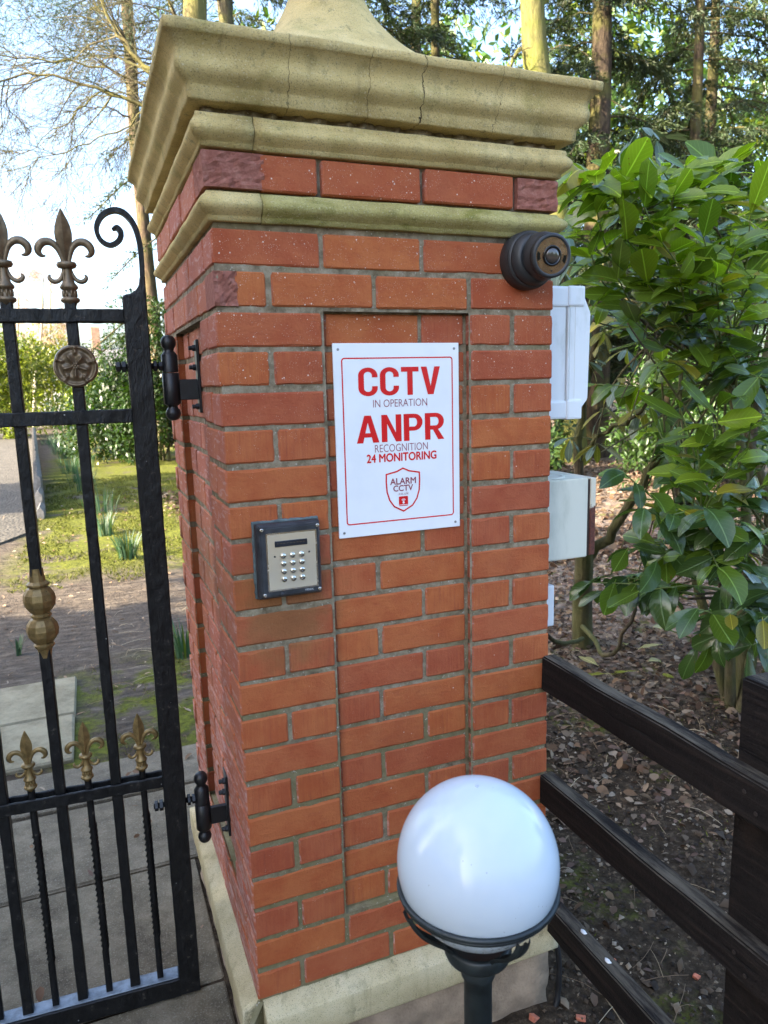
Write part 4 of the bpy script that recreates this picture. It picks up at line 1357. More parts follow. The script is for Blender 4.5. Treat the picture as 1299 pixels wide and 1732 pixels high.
# ------------------------------------------------------------------ boxes on the far side of the pillar
def build_boxes():
    mw = NT('white_pvc'); p = mw.pos()
    mwm = mw.set(color=mw.mix(mw.step(mw.noise(mw.vmul(p, (1, 1, .4)), 14, 5, .65), .5, .8), (0.72, 0.755, 0.77), (0.52, 0.55, 0.52)), rough=0.42, normal=mw.bump(mw.noise(p, 220, 3), .15, .0006))
    b = thing('junction_enclosure', 'tall white plastic enclosure with clipped lid on the side of the pillar', 'junction box', (PW, 0.12, 1.285))
    obj('body', bbox_bm(.001, .108, 0, .20, .012, .328, .006, 2), mwm, b)
    obj('end_cap', bbox_bm(.001, .112, -.004, .204, .284, .335, .006, 2), mwm, b)
    obj('end_cap', bbox_bm(.001, .112, -.004, .204, .003, .050, .006, 2), mwm, b)
    # lid with clipped corners
    bm = bmesh.new()
    P = [(.1125, .006), (.146, .006), (.150, .012), (.150, .030), (.1665, .052), (.170, .270), (.152, .312), (.150, .328), (.146, .332), (.1125, .332)]
    f = bm.faces.new([bm.verts.new((x, -.003, z)) for x, z in P])
    ex = bmesh.ops.extrude_face_region(bm, geom=[f]); bmesh.ops.translate(bm, verts=[v for v in ex['geom'] if isinstance(v, bmesh.types.BMVert)], vec=(0, .206, 0))
    bmesh.ops.recalc_face_normals(bm, faces=bm.faces); bmesh.ops.bevel(bm, geom=list(bm.edges), offset=.0025, segments=2, affect='EDGES')
    lid = obj('lid', bm, mwm, b)
    obj('lid_clip', bbox_bm(.108, .1515, -.0075, .207, .286, .336, .005, 2), mwm, lid)
    obj('lid_clip', bbox_bm(.108, .1485, -.0075, .207, .001, .052, .005, 2), mwm, lid)
    obj('seam_bead', bbox_bm(.1085, .1115, -.0052, .205, .052, .284, .001), mwm, lid)
    b.scale = (1.16, 1, 1)
    obj('seam_bead', bbox_bm(.128, .130, -.0045, .205, .052, .284, .0008), mwm, lid)

    mc = NT('cream_box'); p = mc.pos()
    mcm = mc.set(color=mc.mix(mc.step(mc.noise(mc.vmul(p, (1, 1, .35)), 16, 5, .65), .45, .8), (0.60, 0.61, 0.52), (0.44, 0.46, 0.38)), rough=0.55, normal=mc.bump(mc.noise(p, 260, 3), .15, .0006))
    mr = NT('rust_edge'); p = mr.pos()
    z = mr.sep(p)[2]
    mrm = mr.set(color=mr.mix(mr.step(mr.math('ADD', z, mr.math('MULTIPLY', mr.noise(p, 45, 5, .7), .05)), 1.085, 1.078), (0.62, 0.58, 0.46), mr.ramp(mr.noise(p, 120, 4, .7), [(.3, (.04, .012, .008)), (.7, (.16, .05, .03))])), rough=.8, normal=mr.bump(mr.noise(p, 180, 4, .7), .7, .002))
    c = thing('cream_housing', 'cream square box with rusty right edge fixed to the side of the pillar', 'junction box', (PW, 0.085, 0.922))
    bm = bmesh.new()
    x1, d, h = .178, .19, .212
    # open-topped lip with a round opening
    box(bm, .001, x1, 0, d, 0, h)
    bmesh.ops.bevel(bm, geom=list(bm.edges), offset=.003, segments=2, affect='EDGES')
    obj('body', bm, mcm, c)
    bm = lathe_bm([(.066, .2125), (.066, .2145), (.058, .2150), (.056, .2135), (.052, .213)], 40); bmesh.ops.recalc_face_normals(bm, faces=bm.faces)
    o = obj('round_cover', bm, mcm, c, True, (.082, .095, 0)); o.scale = (1.05, 1.2, 1)
    obj('gasket', bbox_bm(x1 - .001, x1 + .006, .002, d - .002, .004, h - .004), simple('gasket_dark', (.03, .018, .014), .8), c)
    obj('front_door', bbox_bm(x1 + .0055, x1 + .0225, -.002, d + .002, .004, h - .001, .003, 2), mrm, c)
    s = thing('small_conduit_box', 'small narrow white box low on the side of the pillar', 'junction box', (PW, 0.10, 0.742))
    obj('body', bbox_bm(.001, .055, 0, .10, 0, .108, .003, 2), mwm, s)
    obj('lid', bbox_bm(.057, .085, -.002, .102, -.002, .110, .004, 2), mwm, s)
build_boxes()

# ------------------------------------------------------------------ globe lamp
def build_lamp():
    G = Vector((0.252, -0.575, 0.658)); R0 = 0.125
    l = thing('globe_lamp', 'white globe garden lamp on a dark green post in front of the pillar', 'garden lamp', (G.x, G.y, GZ))
    gz = G.z - GZ
    tg = NT('opal_globe'); p = tg.pos()
    dirt = tg.math('MULTIPLY', tg.step(tg.noise(p, 120, 4, .7), .52, .68), tg.step(tg.math('ADD', tg.sep(p)[2], tg.math('MULTIPLY', tg.noise(p, 30, 3), .04)), G.z - .010, G.z - .055))
    spk = tg.math('MULTIPLY', tg.step(tg.vor(p, 90), .07, .045), tg.step(tg.noise(p, 18, 2), .56, .62))
    c = tg.mix(tg.math('MAXIMUM', tg.math('MULTIPLY', dirt, .8), spk), (0.56, 0.625, 0.675), (0.10, 0.085, 0.06))
    mg = tg.set(color=c, rough=0.15, sss=1.0, coat=0.0, spec=0.42, normal=tg.bump(tg.noise(p, 25, 2), .02, .003))
    tg.b.inputs['Subsurface Radius'].default_value = (.10, .10, .10)
    bm = bmesh.new(); bmesh.ops.create_uvsphere(bm, u_segments=64, v_segments=40, radius=R0)
    gl = obj('globe', bm, mg, l, True, (0, 0, gz))
    bm = lathe_bm([(.0034, R0 - .0004), (.0034, R0 + .0004), (.0026, R0 + .0006), (.0022, R0 + .0001)], 16); bmesh.ops.recalc_face_normals(bm, faces=bm.faces)
    obj('moulding_nub', bm, mg, gl, True)
    md = simple('lamp_green_black', (0.016, 0.022, 0.023), 0.45, 0, 0.35, 40, 0.3, 140, 0.001)
    def ring(prof, name, par=l):
        bm = lathe_bm(prof + [prof[0]], 64, 'Z', None, False); bmesh.ops.recalc_face_normals(bm, faces=bm.faces)
        return obj(name, bm, md, par, True, (0, 0, gz))
    ring([(.1190, -.037), (.1230, -.0355), (.1258, -.0372), (.1264, -.0400), (.1252, -.0428), (.1205, -.0432)], 'rim_ring')
    ring([(.1160, -.0436), (.1238, -.0436), (.1240, -.0465), (.1222, -.0495), (.1180, -.0508), (.1130, -.0500)], 'lower_ring')
    for k in range(4):
        a = PI / 2 * k - 1.52
        pts = [(.121, -.049), (.114, -.068), (.098, -.091), (.080, -.108), (.060, -.124), (.048, -.138)]
        V, F = [], []
        P = smooth_path([(x, 0, z) for x, z in pts], 14)
        for q in P:
            n = Vector((q[0], 0, q[2])).normalized()
            for dx, dn in ((-.011, 0), (-.0085, .006), (-.003, .006), (-.0018, .0035), (.0018, .0035), (.003, .006), (.0085, .006), (.011, 0)):
                V.append((q[0] + n.x * dn, dx, q[2] + n.z * dn))
        for i in range(13):
            for j in range(7):
                F.append((i * 8 + j, i * 8 + j + 1, i * 8 + 9 + j, i * 8 + 8 + j))
        o = obj('rib', mesh_np('rib', np.array(V), np.array(F)), md, l, False, (0, 0, gz)); o.rotation_euler = (0, 0, a)
    bm = lathe_bm([(.028, -.176), (.031, -.174), (.043, -.169), (.051, -.162), (.0535, -.156), (.0535, -.141), (.051, -.138), (.046, -.138), (.042, -.141)], 40); bmesh.ops.recalc_face_normals(bm, faces=bm.faces)
    obj('cup', bm, md, l, True, (0, 0, gz))
    bm = lathe_bm([(.060, 0.0), (.060, .012), (.035, .022), (.0225, .03), (.0225, gz - .205), (.027, gz - .200), (.028, gz - .186), (.024, gz - .178), (.024, gz - .165)], 28); bmesh.ops.recalc_face_normals(bm, faces=bm.faces)
    obj('post', bm, md, l, True)
build_lamp()

# ------------------------------------------------------------------ timber fence
def build_fence():
    f = thing('timber_fence', 'dark brown post and rail timber fence running from the pillar', 'fence', (0.80, -0.02, GZ))
    def plank(name, x0, x1, y0, y1, z0, z1, seed, amp=.003, cuts=26):
        bm = bmesh.new()
        box(bm, x0, x1, y0, y1, z0, z1)
        bmesh.ops.bevel(bm, geom=list(bm.edges), offset=.004, segments=2, affect='EDGES')
        ax = 1 if (y1 - y0) > (z1 - z0) else 2
        lon = [e for e in bm.edges if abs(e.verts[0].co[ax] - e.verts[1].co[ax]) > .2]
        bmesh.ops.subdivide_edges(bm, edges=lon, cuts=cuts)
        for v in bm.verts:
            q = Vector((v.co.x * 12, v.co.y * (5 if ax == 1 else 12), v.co.z * (12 if ax == 1 else 5))) + Vector((seed * 5.1, 0, 0))
            v.co.x += noise.noise(q) * amp; 
            if ax == 1: v.co.z += noise.noise(q + Vector((0, 7, 0))) * amp
            else: v.co.y += noise.noise(q + Vector((0, 7, 0))) * amp
        bmesh.ops.translate(bm, verts=bm.verts, vec=(-.80, .02, -GZ))
        return obj(name, bm, M['wood'], f)
    mn = simple('rusty_nail', (.05, .04, .035), .6, .5)
    mk = simple('pale_scar', (.35, .28, .20), .9)
    for i, (z0, z1, ys) in enumerate(((.620, .706, -.001), (.305, .386, -.001), (-.042, .038, -.041))):
        rl = plank('rail', .7555, .796, -1.9, ys, z0, z1, i + 1)
        for yy, dz in ((-.622, .012), (-.648, -.016)):
            bm = lathe_bm([(.004, 0), (.004, -.0015)], 8, 'X'); bmesh.ops.recalc_face_normals(bm, faces=bm.faces)
            obj('nail', bm, mn, rl, False, (.7545 - .80, yy + .02, (z0 + z1) / 2 + dz - GZ))
    plank('post', .797, .915, -.685, -.567, GZ - .1, .858, 9, .004, 20)
    plank('post', .797, .915, -1.88, -1.76, GZ - .1, .858, 10, .004, 20)
    md = simple('dropping_white', (.72, .72, .70), .8, 0, .1, 60, .6, 300, .002)
    for k, (u, v) in enumerate(((987, 1576), (1028, 1625))):
        d = CR * ((u - 649.5) / FPX) + CD * ((v - 866) / FPX) + CF
        p = CAM + d * ((.0400 - CAM.z) / d.z)
        bm = bmesh.new(); bmesh.ops.create_icosphere(bm, subdivisions=2, radius=.006)
        for q in bm.verts: q.co = Vector((q.co.x * 1.0, q.co.y * 1.6, q.co.z * .35)) * (1 + .35 * noise.noise(q.co * 300))
        o = obj('bird_dropping', bm, md, None, True, p)
        tag(o, ('white bird dropping on the lowest fence rail, nearer the pillar', 'white bird dropping on the lowest fence rail, farther from the pillar')[k], 'dropping', 'bird droppings on the rail', 'thing')
build_fence()

# ------------------------------------------------------------------ vegetation
T_RHOMB = (np.array([(0, 0, 0), (.45, .5, .04), (1, 0, -.10), (.45, -.5, .04)]), [(0, 1, 2, 3)])
T_LEAF = (np.array([(0, 0, 0), (.30, .42, .07), (.68, .36, .02), (1, 0, -.14), (.68, -.36, .02), (.30, -.42, .07), (.33, 0, 0), (.7, 0, -.04)]),
          [(0, 1, 6, 6), (1, 2, 7, 6), (2, 3, 7, 7), (0, 6, 5, 5), (6, 7, 4, 5), (7, 3, 4, 4)])

def norm(a): return a / (np.linalg.norm(a, axis=-1, keepdims=True) + 1e-9)

def cards(name, P, D, N, L, W_, tmpl=T_RHOMB, tint=None, smooth=False):
    """many small leaf faces: position, direction, approximate normal, length, width"""
    P = np.asarray(P, float); D = norm(np.asarray(D, float)); N = np.asarray(N, float)
    Sd = norm(np.cross(N, D)); N2 = np.cross(D, Sd)
    L = np.broadcast_to(np.asarray(L, float), len(P)); W_ = np.broadcast_to(np.asarray(W_, float), len(P))
    tv, tf = tmpl
    V = P[:, None] + tv[None, :, 0, None] * (L[:, None] * D)[:, None] + tv[None, :, 1, None] * (W_[:, None] * Sd)[:, None] + tv[None, :, 2, None] * (L[:, None] * N2)[:, None]
    k = len(tv)
    quads = [f for f in tf if len(set(f)) == 4]; tris = [f[:3] for f in tf if len(set(f)) == 3] if False else []
    if any(len(set(f)) < 4 for f in tf):
        allt = []
        for f in tf:
            u = list(dict.fromkeys(f))
            if len(u) == 3: allt.append(u)
            else: allt += [[u[0], u[1], u[2]], [u[0], u[2], u[3]]]
        F = (np.arange(len(P))[:, None, None] * k + np.array(allt)[None]).reshape(-1, 3)
    else:
        F = (np.arange(len(P))[:, None, None] * k + np.array(quads)[None]).reshape(-1, 4)
    me = mesh_np(name, V.reshape(-1, 3), F, smooth)
    if tint is not None: vcol(me, np.repeat(np.asarray(tint), k, axis=0))
    return me

def rvec(n, rs): return norm(rs.normal(size=(n, 3)))

M['conifer'] = leaf_mat('conifer_needles', (0.060, 0.092, 0.038), 0.18, 0.6, False, True)
M['conifer_bark'] = bark_mat('conifer_bark', (0.028, 0.021, 0.016), (0.085, 0.062, 0.042), (0.12, 0.12, 0.03), 0.5)
M['moss_bark'] = bark_mat('mossy_smooth_bark', (0.085, 0.080, 0.03), (0.16, 0.15, 0.055), (0.13, 0.14, 0.03), 0.8)
M['pine_bark'] = bark_mat('pine_bark', (0.05, 0.036, 0.025), (0.15, 0.105, 0.07), (0.11, 0.105, 0.035), .4)
M['twig'] = bark_mat('bare_twig_bark', (0.055, 0.045, 0.032), (0.135, 0.115, 0.075), (0.15, 0.15, 0.04), 0.5)
M['lime_bark'] = bark_mat('lichen_limb_bark', (0.07, 0.06, 0.032), (0.16, 0.135, 0.065), (0.15, 0.145, 0.04), 0.6)
M['bush'] = leaf_mat('evergreen_bush_leaf', (0.075, 0.125, 0.026), 0.25, 0.38, False, True)

def conifer(label, base, height, zlow, reach, nl, per, trunk_r, seed, bark, lean=(0, 0), group='trees behind the pillar', card=(.07, .15), cw=.22, dark=(.45, 1.25), dens=17):
    rs = np.random.RandomState(seed)
    t = thing('conifer_tree', label, 'tree', base, 0, group)
    b = np.array(base, float)
    n = 14
    zz = np.linspace(0, height, n)
    tr = np.stack([lean[0] * (zz / height) + .06 * np.sin(zz * .9 + seed), lean[1] * (zz / height) + .06 * np.cos(zz * .7 + seed), zz - 0.1], 1)
    polys = [(tr, trunk_r * (1 - .62 * zz / height) * np.where(zz < .3, 1.25, 1))]
    V, F = tube_np(polys, 14)
    obj('trunk', mesh_np('trunk', V, F, True), bark, t)
    limbs, P, D, Nn, Tn = [], [], [], [], []
    for i in range(nl):
        h = zlow + (height - zlow) * ((i + rs.rand()) / nl) ** 1.25
        az = rs.rand() * 2 * PI
        Ln = reach * (1 - .72 * (h - zlow) / (height - zlow)) * rs.uniform(.6, 1.1)
        m = 9
        s_ = np.linspace(0, 1, m)
        base_p = np.array([np.interp(h, zz, tr[:, 0]), np.interp(h, zz, tr[:, 1]), h])
        up = rs.uniform(.0, .35)
        pl = base_p + np.stack([np.cos(az) * Ln * s_, np.sin(az) * Ln * s_, Ln * (up * s_ - (.35 + up) * s_ ** 2)], 1) + np.cumsum(rs.normal(0, .03, (m, 3)), 0)
        limbs.append((pl, .010 * Ln * (1 - .85 * s_) + .006))
        ntw = int(dens * Ln)
        for q in range(ntw):
            s0 = rs.uniform(.15, 1)
            p0 = np.array([np.interp(s0, s_, pl[:, k]) for k in range(3)])
            da = az + rs.choice([-1, 1]) * rs.uniform(.5, 1.25)
            tl = rs.uniform(.25, .75) * (1.15 - .55 * s0)
            dv = np.array([np.cos(da), np.sin(da), rs.uniform(-.5, .1)])
            u = np.linspace(0, 1, 5)
            tp = p0 + dv * (tl * u)[:, None] + np.stack([0 * u, 0 * u, -.35 * tl * u ** 2], 1)
            if q % 4 == 0: limbs.append((tp[[0, 2, 4]], np.array([.005, .004, .002])))
            k = max(3, int(per * tl))
            f = rs.rand(k)
            pp = np.stack([np.interp(f, u, tp[:, j]) for j in range(3)], 1) + rs.normal(0, .035, (k, 3))
            dd = norm(dv)[None] + rs.normal(0, .55, (k, 3)) + np.array([0, 0, -.2])
            P.append(pp); D.append(dd); Nn.append(rs.normal(0, .5, (k, 3)) + np.array([0, 0, 1.0]))
            g = rs.uniform(*dark); yv = rs.uniform(.9, 1.15)
            Tn.append(np.tile(np.array([g * yv, g, g * rs.uniform(.75, 1.2)]), (k, 1)) * rs.uniform(.8, 1.2, (k, 1)))
    V, F = tube_np(limbs, 4)
    obj('limbs', mesh_np('limbs', V, F, True), bark, t)
    P = np.concatenate(P); D = np.concatenate(D); Nn = np.concatenate(Nn); Tn = np.concatenate(Tn)
    L = rs.uniform(card[0], card[1], len(P))
    me = cards('crown', P, D, Nn, L, L * cw, T_RHOMB, np.clip(Tn, 0, 3))
    obj('crown', me, M['conifer'], t)
    return t

def bush(name, label, cat, base, rx, ry, rz, n, leaf, seed, mat, tint=(.6, 1.35), group=None, squash=.75, stems=9, tcol=(1, 1, 1)):
    rs = np.random.RandomState(seed)
    t = thing(name, label, cat, base, 0, group)
    # lumps on an uneven dome
    nl = 34
    c = rvec(nl, rs); c[:, 2] = np.abs(c[:, 2])
    c = c * np.array([rx, ry, rz]) * rs.uniform(.45, .82, (nl, 1)); c[:, 2] += rz * .12
    P, D, N_, T = [], [], [], []
    per = n // nl
    for i in range(nl):
        v = rvec(per, rs)
        r0 = rs.uniform(.26, .42) * min(rx, rz)
        p = c[i] + v * r0 * rs.uniform(.55, 1.0, (per, 1)) ** .5
        ok = p[:, 2] > .02
        p = p[ok]; v = v[ok]
        P.append(p); D.append(v * .5 + rs.normal(0, .6, v.shape) + np.array([0, 0, -.15])); N_.append(v * .6 + np.array([0, 0, .8]) + rs.normal(0, .3, v.shape))
        g = rs.uniform(*tint)
        T.append(np.array([g, g, g]) * np.array(tcol) * rs.uniform(.75, 1.25, (len(p), 1)))
    P = np.concatenate(P); D = np.concatenate(D); N_ = np.concatenate(N_); T = np.concatenate(T)
    L = rs.uniform(leaf * .7, leaf * 1.25, len(P))
    obj('crown', cards('crown', P, D, N_, L, L * .42, T_LEAF if 5 < base[1] < 12 else T_RHOMB, T), mat, t)
    pol = []
    for i in range(stems):
        e = c[rs.randint(nl)]
        pol.append((smooth_path([(rs.normal(0, .12), rs.normal(0, .12), -.1), (e[0] * .4, e[1] * .4, e[2] * .55), e], 8), np.linspace(.035, .008, 8)))
    V, F = tube_np(pol, 6)
    obj('stems', mesh_np('stems', V, F, True), M['twig'], t)
    return t

def grow(P0, d0, length, r0, depth, rs, out, droop=.25, nseg=7, kids=(3, 6), spread=.75, minr=.0022):
    """recursive bare branch; appends (points, radii)"""
    d = np.array(d0, float); p = np.array(P0, float)
    pts = [p.copy()]
    st = length / nseg
    for i in range(nseg):
        d = d / np.linalg.norm(d) + rs.normal(0, .11, 3) + np.array([0, 0, -droop * .10])
        p = p + d / np.linalg.norm(d) * st
        pts.append(p.copy())
    pts = np.array(pts)
    out.append((pts, np.linspace(r0, max(r0 * .35, minr), nseg + 1)))
    if depth <= 0: return
    for k in range(rs.randint(kids[0], kids[1] + 1)):
        i = rs.randint(1, nseg + 1)
        dd = pts[i] - pts[i - 1]; dd /= np.linalg.norm(dd)
        side = norm(np.cross(dd, rs.normal(size=3)))
        nd = dd + side * spread * rs.uniform(.6, 1.3)
        grow(pts[i], nd, length * rs.uniform(.42, .72), max(r0 * .5 * (1 - .4 * i / nseg), minr), depth - 1, rs, out, droop, max(4, nseg - 1), kids, spread, minr)

def bare_tree(label, base, limbs, trunk, tr, seed, mat, group, depth=3, twigmat=None, droop=.4, lsc=.62):
    """limbs: list of (path points, start radius)"""
    rs = np.random.RandomState(seed)
    t = thing('bare_tree', label, 'tree', base, 0, group)
    b = np.array(base, float)
    V, F = tube_np([(smooth_path(np.array(trunk) - b, 16), np.linspace(tr[0], tr[1], 16))], 12)
    obj('trunk', mesh_np('trunk', V, F, True), mat, t)
    out, fine = [], []
    for path, r0 in limbs:
        P = smooth_path(np.array(path) - b, 16)
        P[1:-1] += rs.normal(0, .02, (14, 3))
        r0 = r0 * lsc
        out.append((P, np.linspace(r0, r0 * .3, 16)))
        for k in range(14):
            i = rs.randint(2, 15)
            dd = P[i] - P[i - 1]; dd /= np.linalg.norm(dd)
            nd = dd + norm(np.cross(dd, rs.normal(size=3))) * rs.uniform(.5, 1.1) + np.array([0, 0, -.15])
            grow(P[i], nd, np.linalg.norm(P[-1] - P[0]) * rs.uniform(.25, .5), r0 * .4, depth - 1, rs, fine, droop, 7, (3, 5))
    for pl_ in out:
        V, F = tube_np([pl_], 8); obj('limb', mesh_np('limb', V, F, True), mat, t)
    V, F = tube_np(fine, 3); obj('crown', mesh_np('crown', V, F, True), twigmat or M['twig'], t)
    return t

def ground_at(u, v, z=GZ):
    d = CR * ((u - 649.5) / FPX) + CD * ((v - 866) / FPX) + CF
    return CAM + d * ((z - CAM.z) / d.z)

def V3(p): return (p.x, p.y, p.z)

def build_background():
    # --- conifers and trunks right of and above the pillar
    cs = [('tall conifer directly behind the mossy smooth trunk', (4.9, 12.0), 13, 2.6, 3.4, 60, 70, .20, 31),
          ('dark conifer with reddish trunk in the upper right', (9.9, 11.6), 13, 2.2, 3.6, 64, 74, .32, 32),
          ('conifer with a dark narrow trunk near the right edge', (12.6, 11.8), 13, 2.0, 3.4, 60, 74, .17, 33),
          ('conifer standing farther back between the two nearer conifers', (8.6, 17.5), 15, 2.4, 4.2, 56, 34, .24, 34),
          ('farther conifer seen just right of the stone cap', (3.6, 17.0), 15, 3.0, 4.0, 52, 34, .22, 35),
          ('slim conifer behind the tall rhododendron tip', (7.2, 13.6), 13, 1.6, 3.2, 60, 60, .16, 37),
          ('background conifer between the two dark trunks', (12.4, 17.5), 15, 1.2, 4.4, 60, 34, .22, 38),
          ('conifer at the far right edge with low sweeping branches', (15.2, 14.0), 14, 1.2, 4.2, 60, 40, .22, 36)]
    for lab, (x, y), h, zl, rc, nl, per, tr, sd in cs:
        conifer(lab, (x, y, GZ), h, zl, rc, nl, per, tr, sd, M['conifer_bark'])
    # smooth mossy trunk
    g0 = ground_at(970, 782)
    YM = g0.y
    b = (g0.x, YM, GZ)
    limb = [V3(at(880, 82, YM)), V3(at(862, 108, YM - .1)), V3(at(845, 130, YM - .2))]
    limb2 = [V3(at(912, 20, YM)), V3(at(960, -60, YM + .2)), V3(at(1010, -160, YM + .4))]
    rr = 21.0 / FPX * (YM + 1.48) * 1.05
    bare_tree('smooth yellow-green mossy trunk rising behind the cornice', b, [(limb, rr * .3), (limb2, rr * .35)],
              [(g0.x, YM, GZ - .1), V3(at(964, 720, YM)), V3(at(945, 450, YM)), V3(at(920, 200, YM)), V3(at(906, 100, YM)), V3(at(900, 0, YM)), V3(at(890, -200, YM))], (rr * 1.5, rr * .85), 41, M['moss_bark'], 'trees behind the pillar', 2)
    # understorey and the wood beyond
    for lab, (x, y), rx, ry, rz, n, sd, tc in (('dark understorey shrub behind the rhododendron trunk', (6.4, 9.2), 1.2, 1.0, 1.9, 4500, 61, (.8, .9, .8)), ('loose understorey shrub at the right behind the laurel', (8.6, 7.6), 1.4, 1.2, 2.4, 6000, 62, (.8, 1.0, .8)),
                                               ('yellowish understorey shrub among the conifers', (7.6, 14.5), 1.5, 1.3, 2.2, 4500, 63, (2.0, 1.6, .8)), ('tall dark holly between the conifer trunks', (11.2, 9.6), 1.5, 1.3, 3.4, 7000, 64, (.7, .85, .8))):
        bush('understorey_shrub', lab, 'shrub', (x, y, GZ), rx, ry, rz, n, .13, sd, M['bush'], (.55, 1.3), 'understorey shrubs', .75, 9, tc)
    rs = np.random.RandomState(65)
    n = 80000
    th = rs.uniform(.12, 1.25, n); rad = rs.uniform(24, 38, n)
    cl = np.array([noise.noise(Vector((a * 9, r_ * .25, 0))) for a, r_ in zip(th, rad)])
    zz = rs.uniform(.3, 1, n) ** .8 * (13 + 5 * cl)
    P = np.stack([rad * np.sin(th), rad * np.cos(th), GZ + zz], 1)
    lump = np.array([noise.noise(Vector((p[0] * .45, p[1] * .45, p[2] * .45))) for p in P])
    P = P[lump > -.16]; n = len(P)
    base_c = np.where(rs.rand(n, 1) < .22, np.array([[2.0, 1.55, .7]]), np.array([[.75, .95, .8]])) * rs.uniform(.6, 1.3, (n, 1))  # yellow share stands for sunlit leaves, put into the colour
    o = obj('distant_wood', cards('distant_wood', P, rs.normal(size=(n, 3)), rs.normal(size=(n, 3)), rs.uniform(.25, .55, n), rs.uniform(.10, .2, n), T_RHOMB, base_c), M['bush'])
    tag(o, 'distant mass of woodland foliage behind the conifers', 'woodland', None, 'stuff')
    # --- pine left of the pillar
    p = [at(262, 560, 21), at(252, 470, 21), at(243, 380, 21), at(230, 250, 21), at(222, 120, 21), at(214, 0, 21), at(208, -120, 21)]
    base = (p[0].x + .05, 21, GZ)
    pine = bare_tree('slender pine trunk standing beyond the gate beside the pillar', base, [([V3(at(222, 100, 21)), V3(at(190, 40, 20.7)), V3(at(150, -30, 20.4))], .08),
                      ([V3(at(232, 300, 21)), V3(at(275, 330, 20.8)), V3(at(310, 380, 20.7))], .04), ([V3(at(226, 200, 21)), V3(at(170, 180, 20.4)), V3(at(110, 190, 20.0))], .045)],
                     [(base[0] + .02, 21, GZ - .1)] + [V3(q) for q in p], (.20, .14), 42, M['pine_bark'], 'trees beyond the gate', 3)
    # needle tufts on the pine's high boughs
    rs = np.random.RandomState(77)
    n = 9000
    cen = np.array([V3(at(rs.uniform(-40, 330), rs.uniform(-60, 60) if rs.rand() < .8 else rs.uniform(60, 130), 13.5 + rs.uniform(-1.2, 1.2))) for _ in range(70)])
    ci = rs.randint(0, 70, n)
    P = cen[ci] + rs.normal(0, .22, (n, 3)) - np.array(base)
    g = rs.uniform(.6, 1.3, (n, 1)) * np.array([[.8, 1.0, 1.15]])
    obj('needles', cards('needles', P, rs.normal(size=(n, 3)), rs.normal(size=(n, 3)), rs.uniform(.09, .16, n), .012, T_RHOMB, g), M['conifer'], pine)
    # --- bare broadleaf tree whose limbs cross the sky on the left
    Y = 9.5
    def A(l, dy=0): return [V3(at(u, v, Y + dy + i * .12)) for i, (u, v) in enumerate(l)]
    limbs = [(A([(300, 205), (245, 182), (190, 158), (110, 132), (45, 128), (-60, 150)]), .050),
             (A([(320, 190), (240, 140), (180, 118), (90, 102), (0, 95), (-90, 80)], .5), .035),
             (A([(330, 170), (262, 125), (215, 78), (180, 20), (150, -60)], -.4), .055),
             (A([(330, 150), (250, 120), (205, 60), (160, 5), (110, -70)], .7), .045),
             (A([(245, 182), (215, 215), (160, 240), (85, 262), (0, 292)], -.3), .022),
             (A([(130, 170), (125, 215), (116, 270), (114, 345)], .2), .012),
             (A([(170, 155), (110, 205), (60, 245), (0, 280)], .1), .016),
             (A([(10, 138), (12, 190), (16, 240), (0, 290)], .0), .012),
             (A([(240, 170), (215, 225), (190, 260), (165, 300)], .3), .012),
             (A([(340, 120), (300, 40), (270, -40), (250, -120)], .3), .06)]
    base = (at(345, 300, Y).x, Y, GZ)
    bare_tree('bare broadleaf tree whose thin branches cross the pale sky', base, limbs,
              [(base[0] + .1, Y, GZ - .1), V3(at(350, 600, Y)), V3(at(345, 300, Y)), V3(at(330, 150, Y)), V3(at(330, 0, Y)), V3(at(325, -200, Y))], (.22, .14), 43, M['lime_bark'], 'trees beyond the gate', 3)
    # second leafless tree farther off gives the haze of twigs
    base = (at(420, 300, 15).x, 15.5, GZ)
    lb = []
    rs = np.random.RandomState(8)
    for k in range(9):
        u0, v0 = 395 + rs.uniform(-15, 15), rs.uniform(-120, 140)
        u1, v1 = rs.uniform(-20, 260), v0 + rs.uniform(-90, 120)
        lb.append(([V3(at(u0, v0, 15)), V3(at((u0 + u1) / 2, (v0 + v1) / 2 - 30, 14.6)), V3(at(u1, v1, 14.2))], .035))
    bare_tree('farther leafless tree forming a haze of fine twigs', base, lb, [(base[0], 15.5, GZ - .1), (base[0], 15.3, 4), (base[0] - .3, 15, 9), (base[0] - .6, 15, 13)], (.25, .1), 44, M['twig'], 'trees beyond the gate', 3)

    # --- evergreen shrubbery beyond the lawn
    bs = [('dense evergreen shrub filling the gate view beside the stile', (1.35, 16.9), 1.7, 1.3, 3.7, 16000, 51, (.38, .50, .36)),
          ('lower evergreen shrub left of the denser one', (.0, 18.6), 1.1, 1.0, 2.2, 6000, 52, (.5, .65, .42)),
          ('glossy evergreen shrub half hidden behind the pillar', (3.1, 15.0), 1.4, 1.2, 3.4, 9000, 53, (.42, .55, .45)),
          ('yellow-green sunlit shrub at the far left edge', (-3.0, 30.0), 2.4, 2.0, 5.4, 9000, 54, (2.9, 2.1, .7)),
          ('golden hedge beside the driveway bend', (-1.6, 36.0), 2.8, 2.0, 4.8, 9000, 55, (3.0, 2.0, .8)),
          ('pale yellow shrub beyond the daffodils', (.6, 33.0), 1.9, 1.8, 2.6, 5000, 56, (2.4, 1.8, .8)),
          ('tall dark shrub behind the glossy shrub', (4.6, 19.0), 2.0, 1.6, 4.4, 9000, 57, (.9, 1.0, .9))]
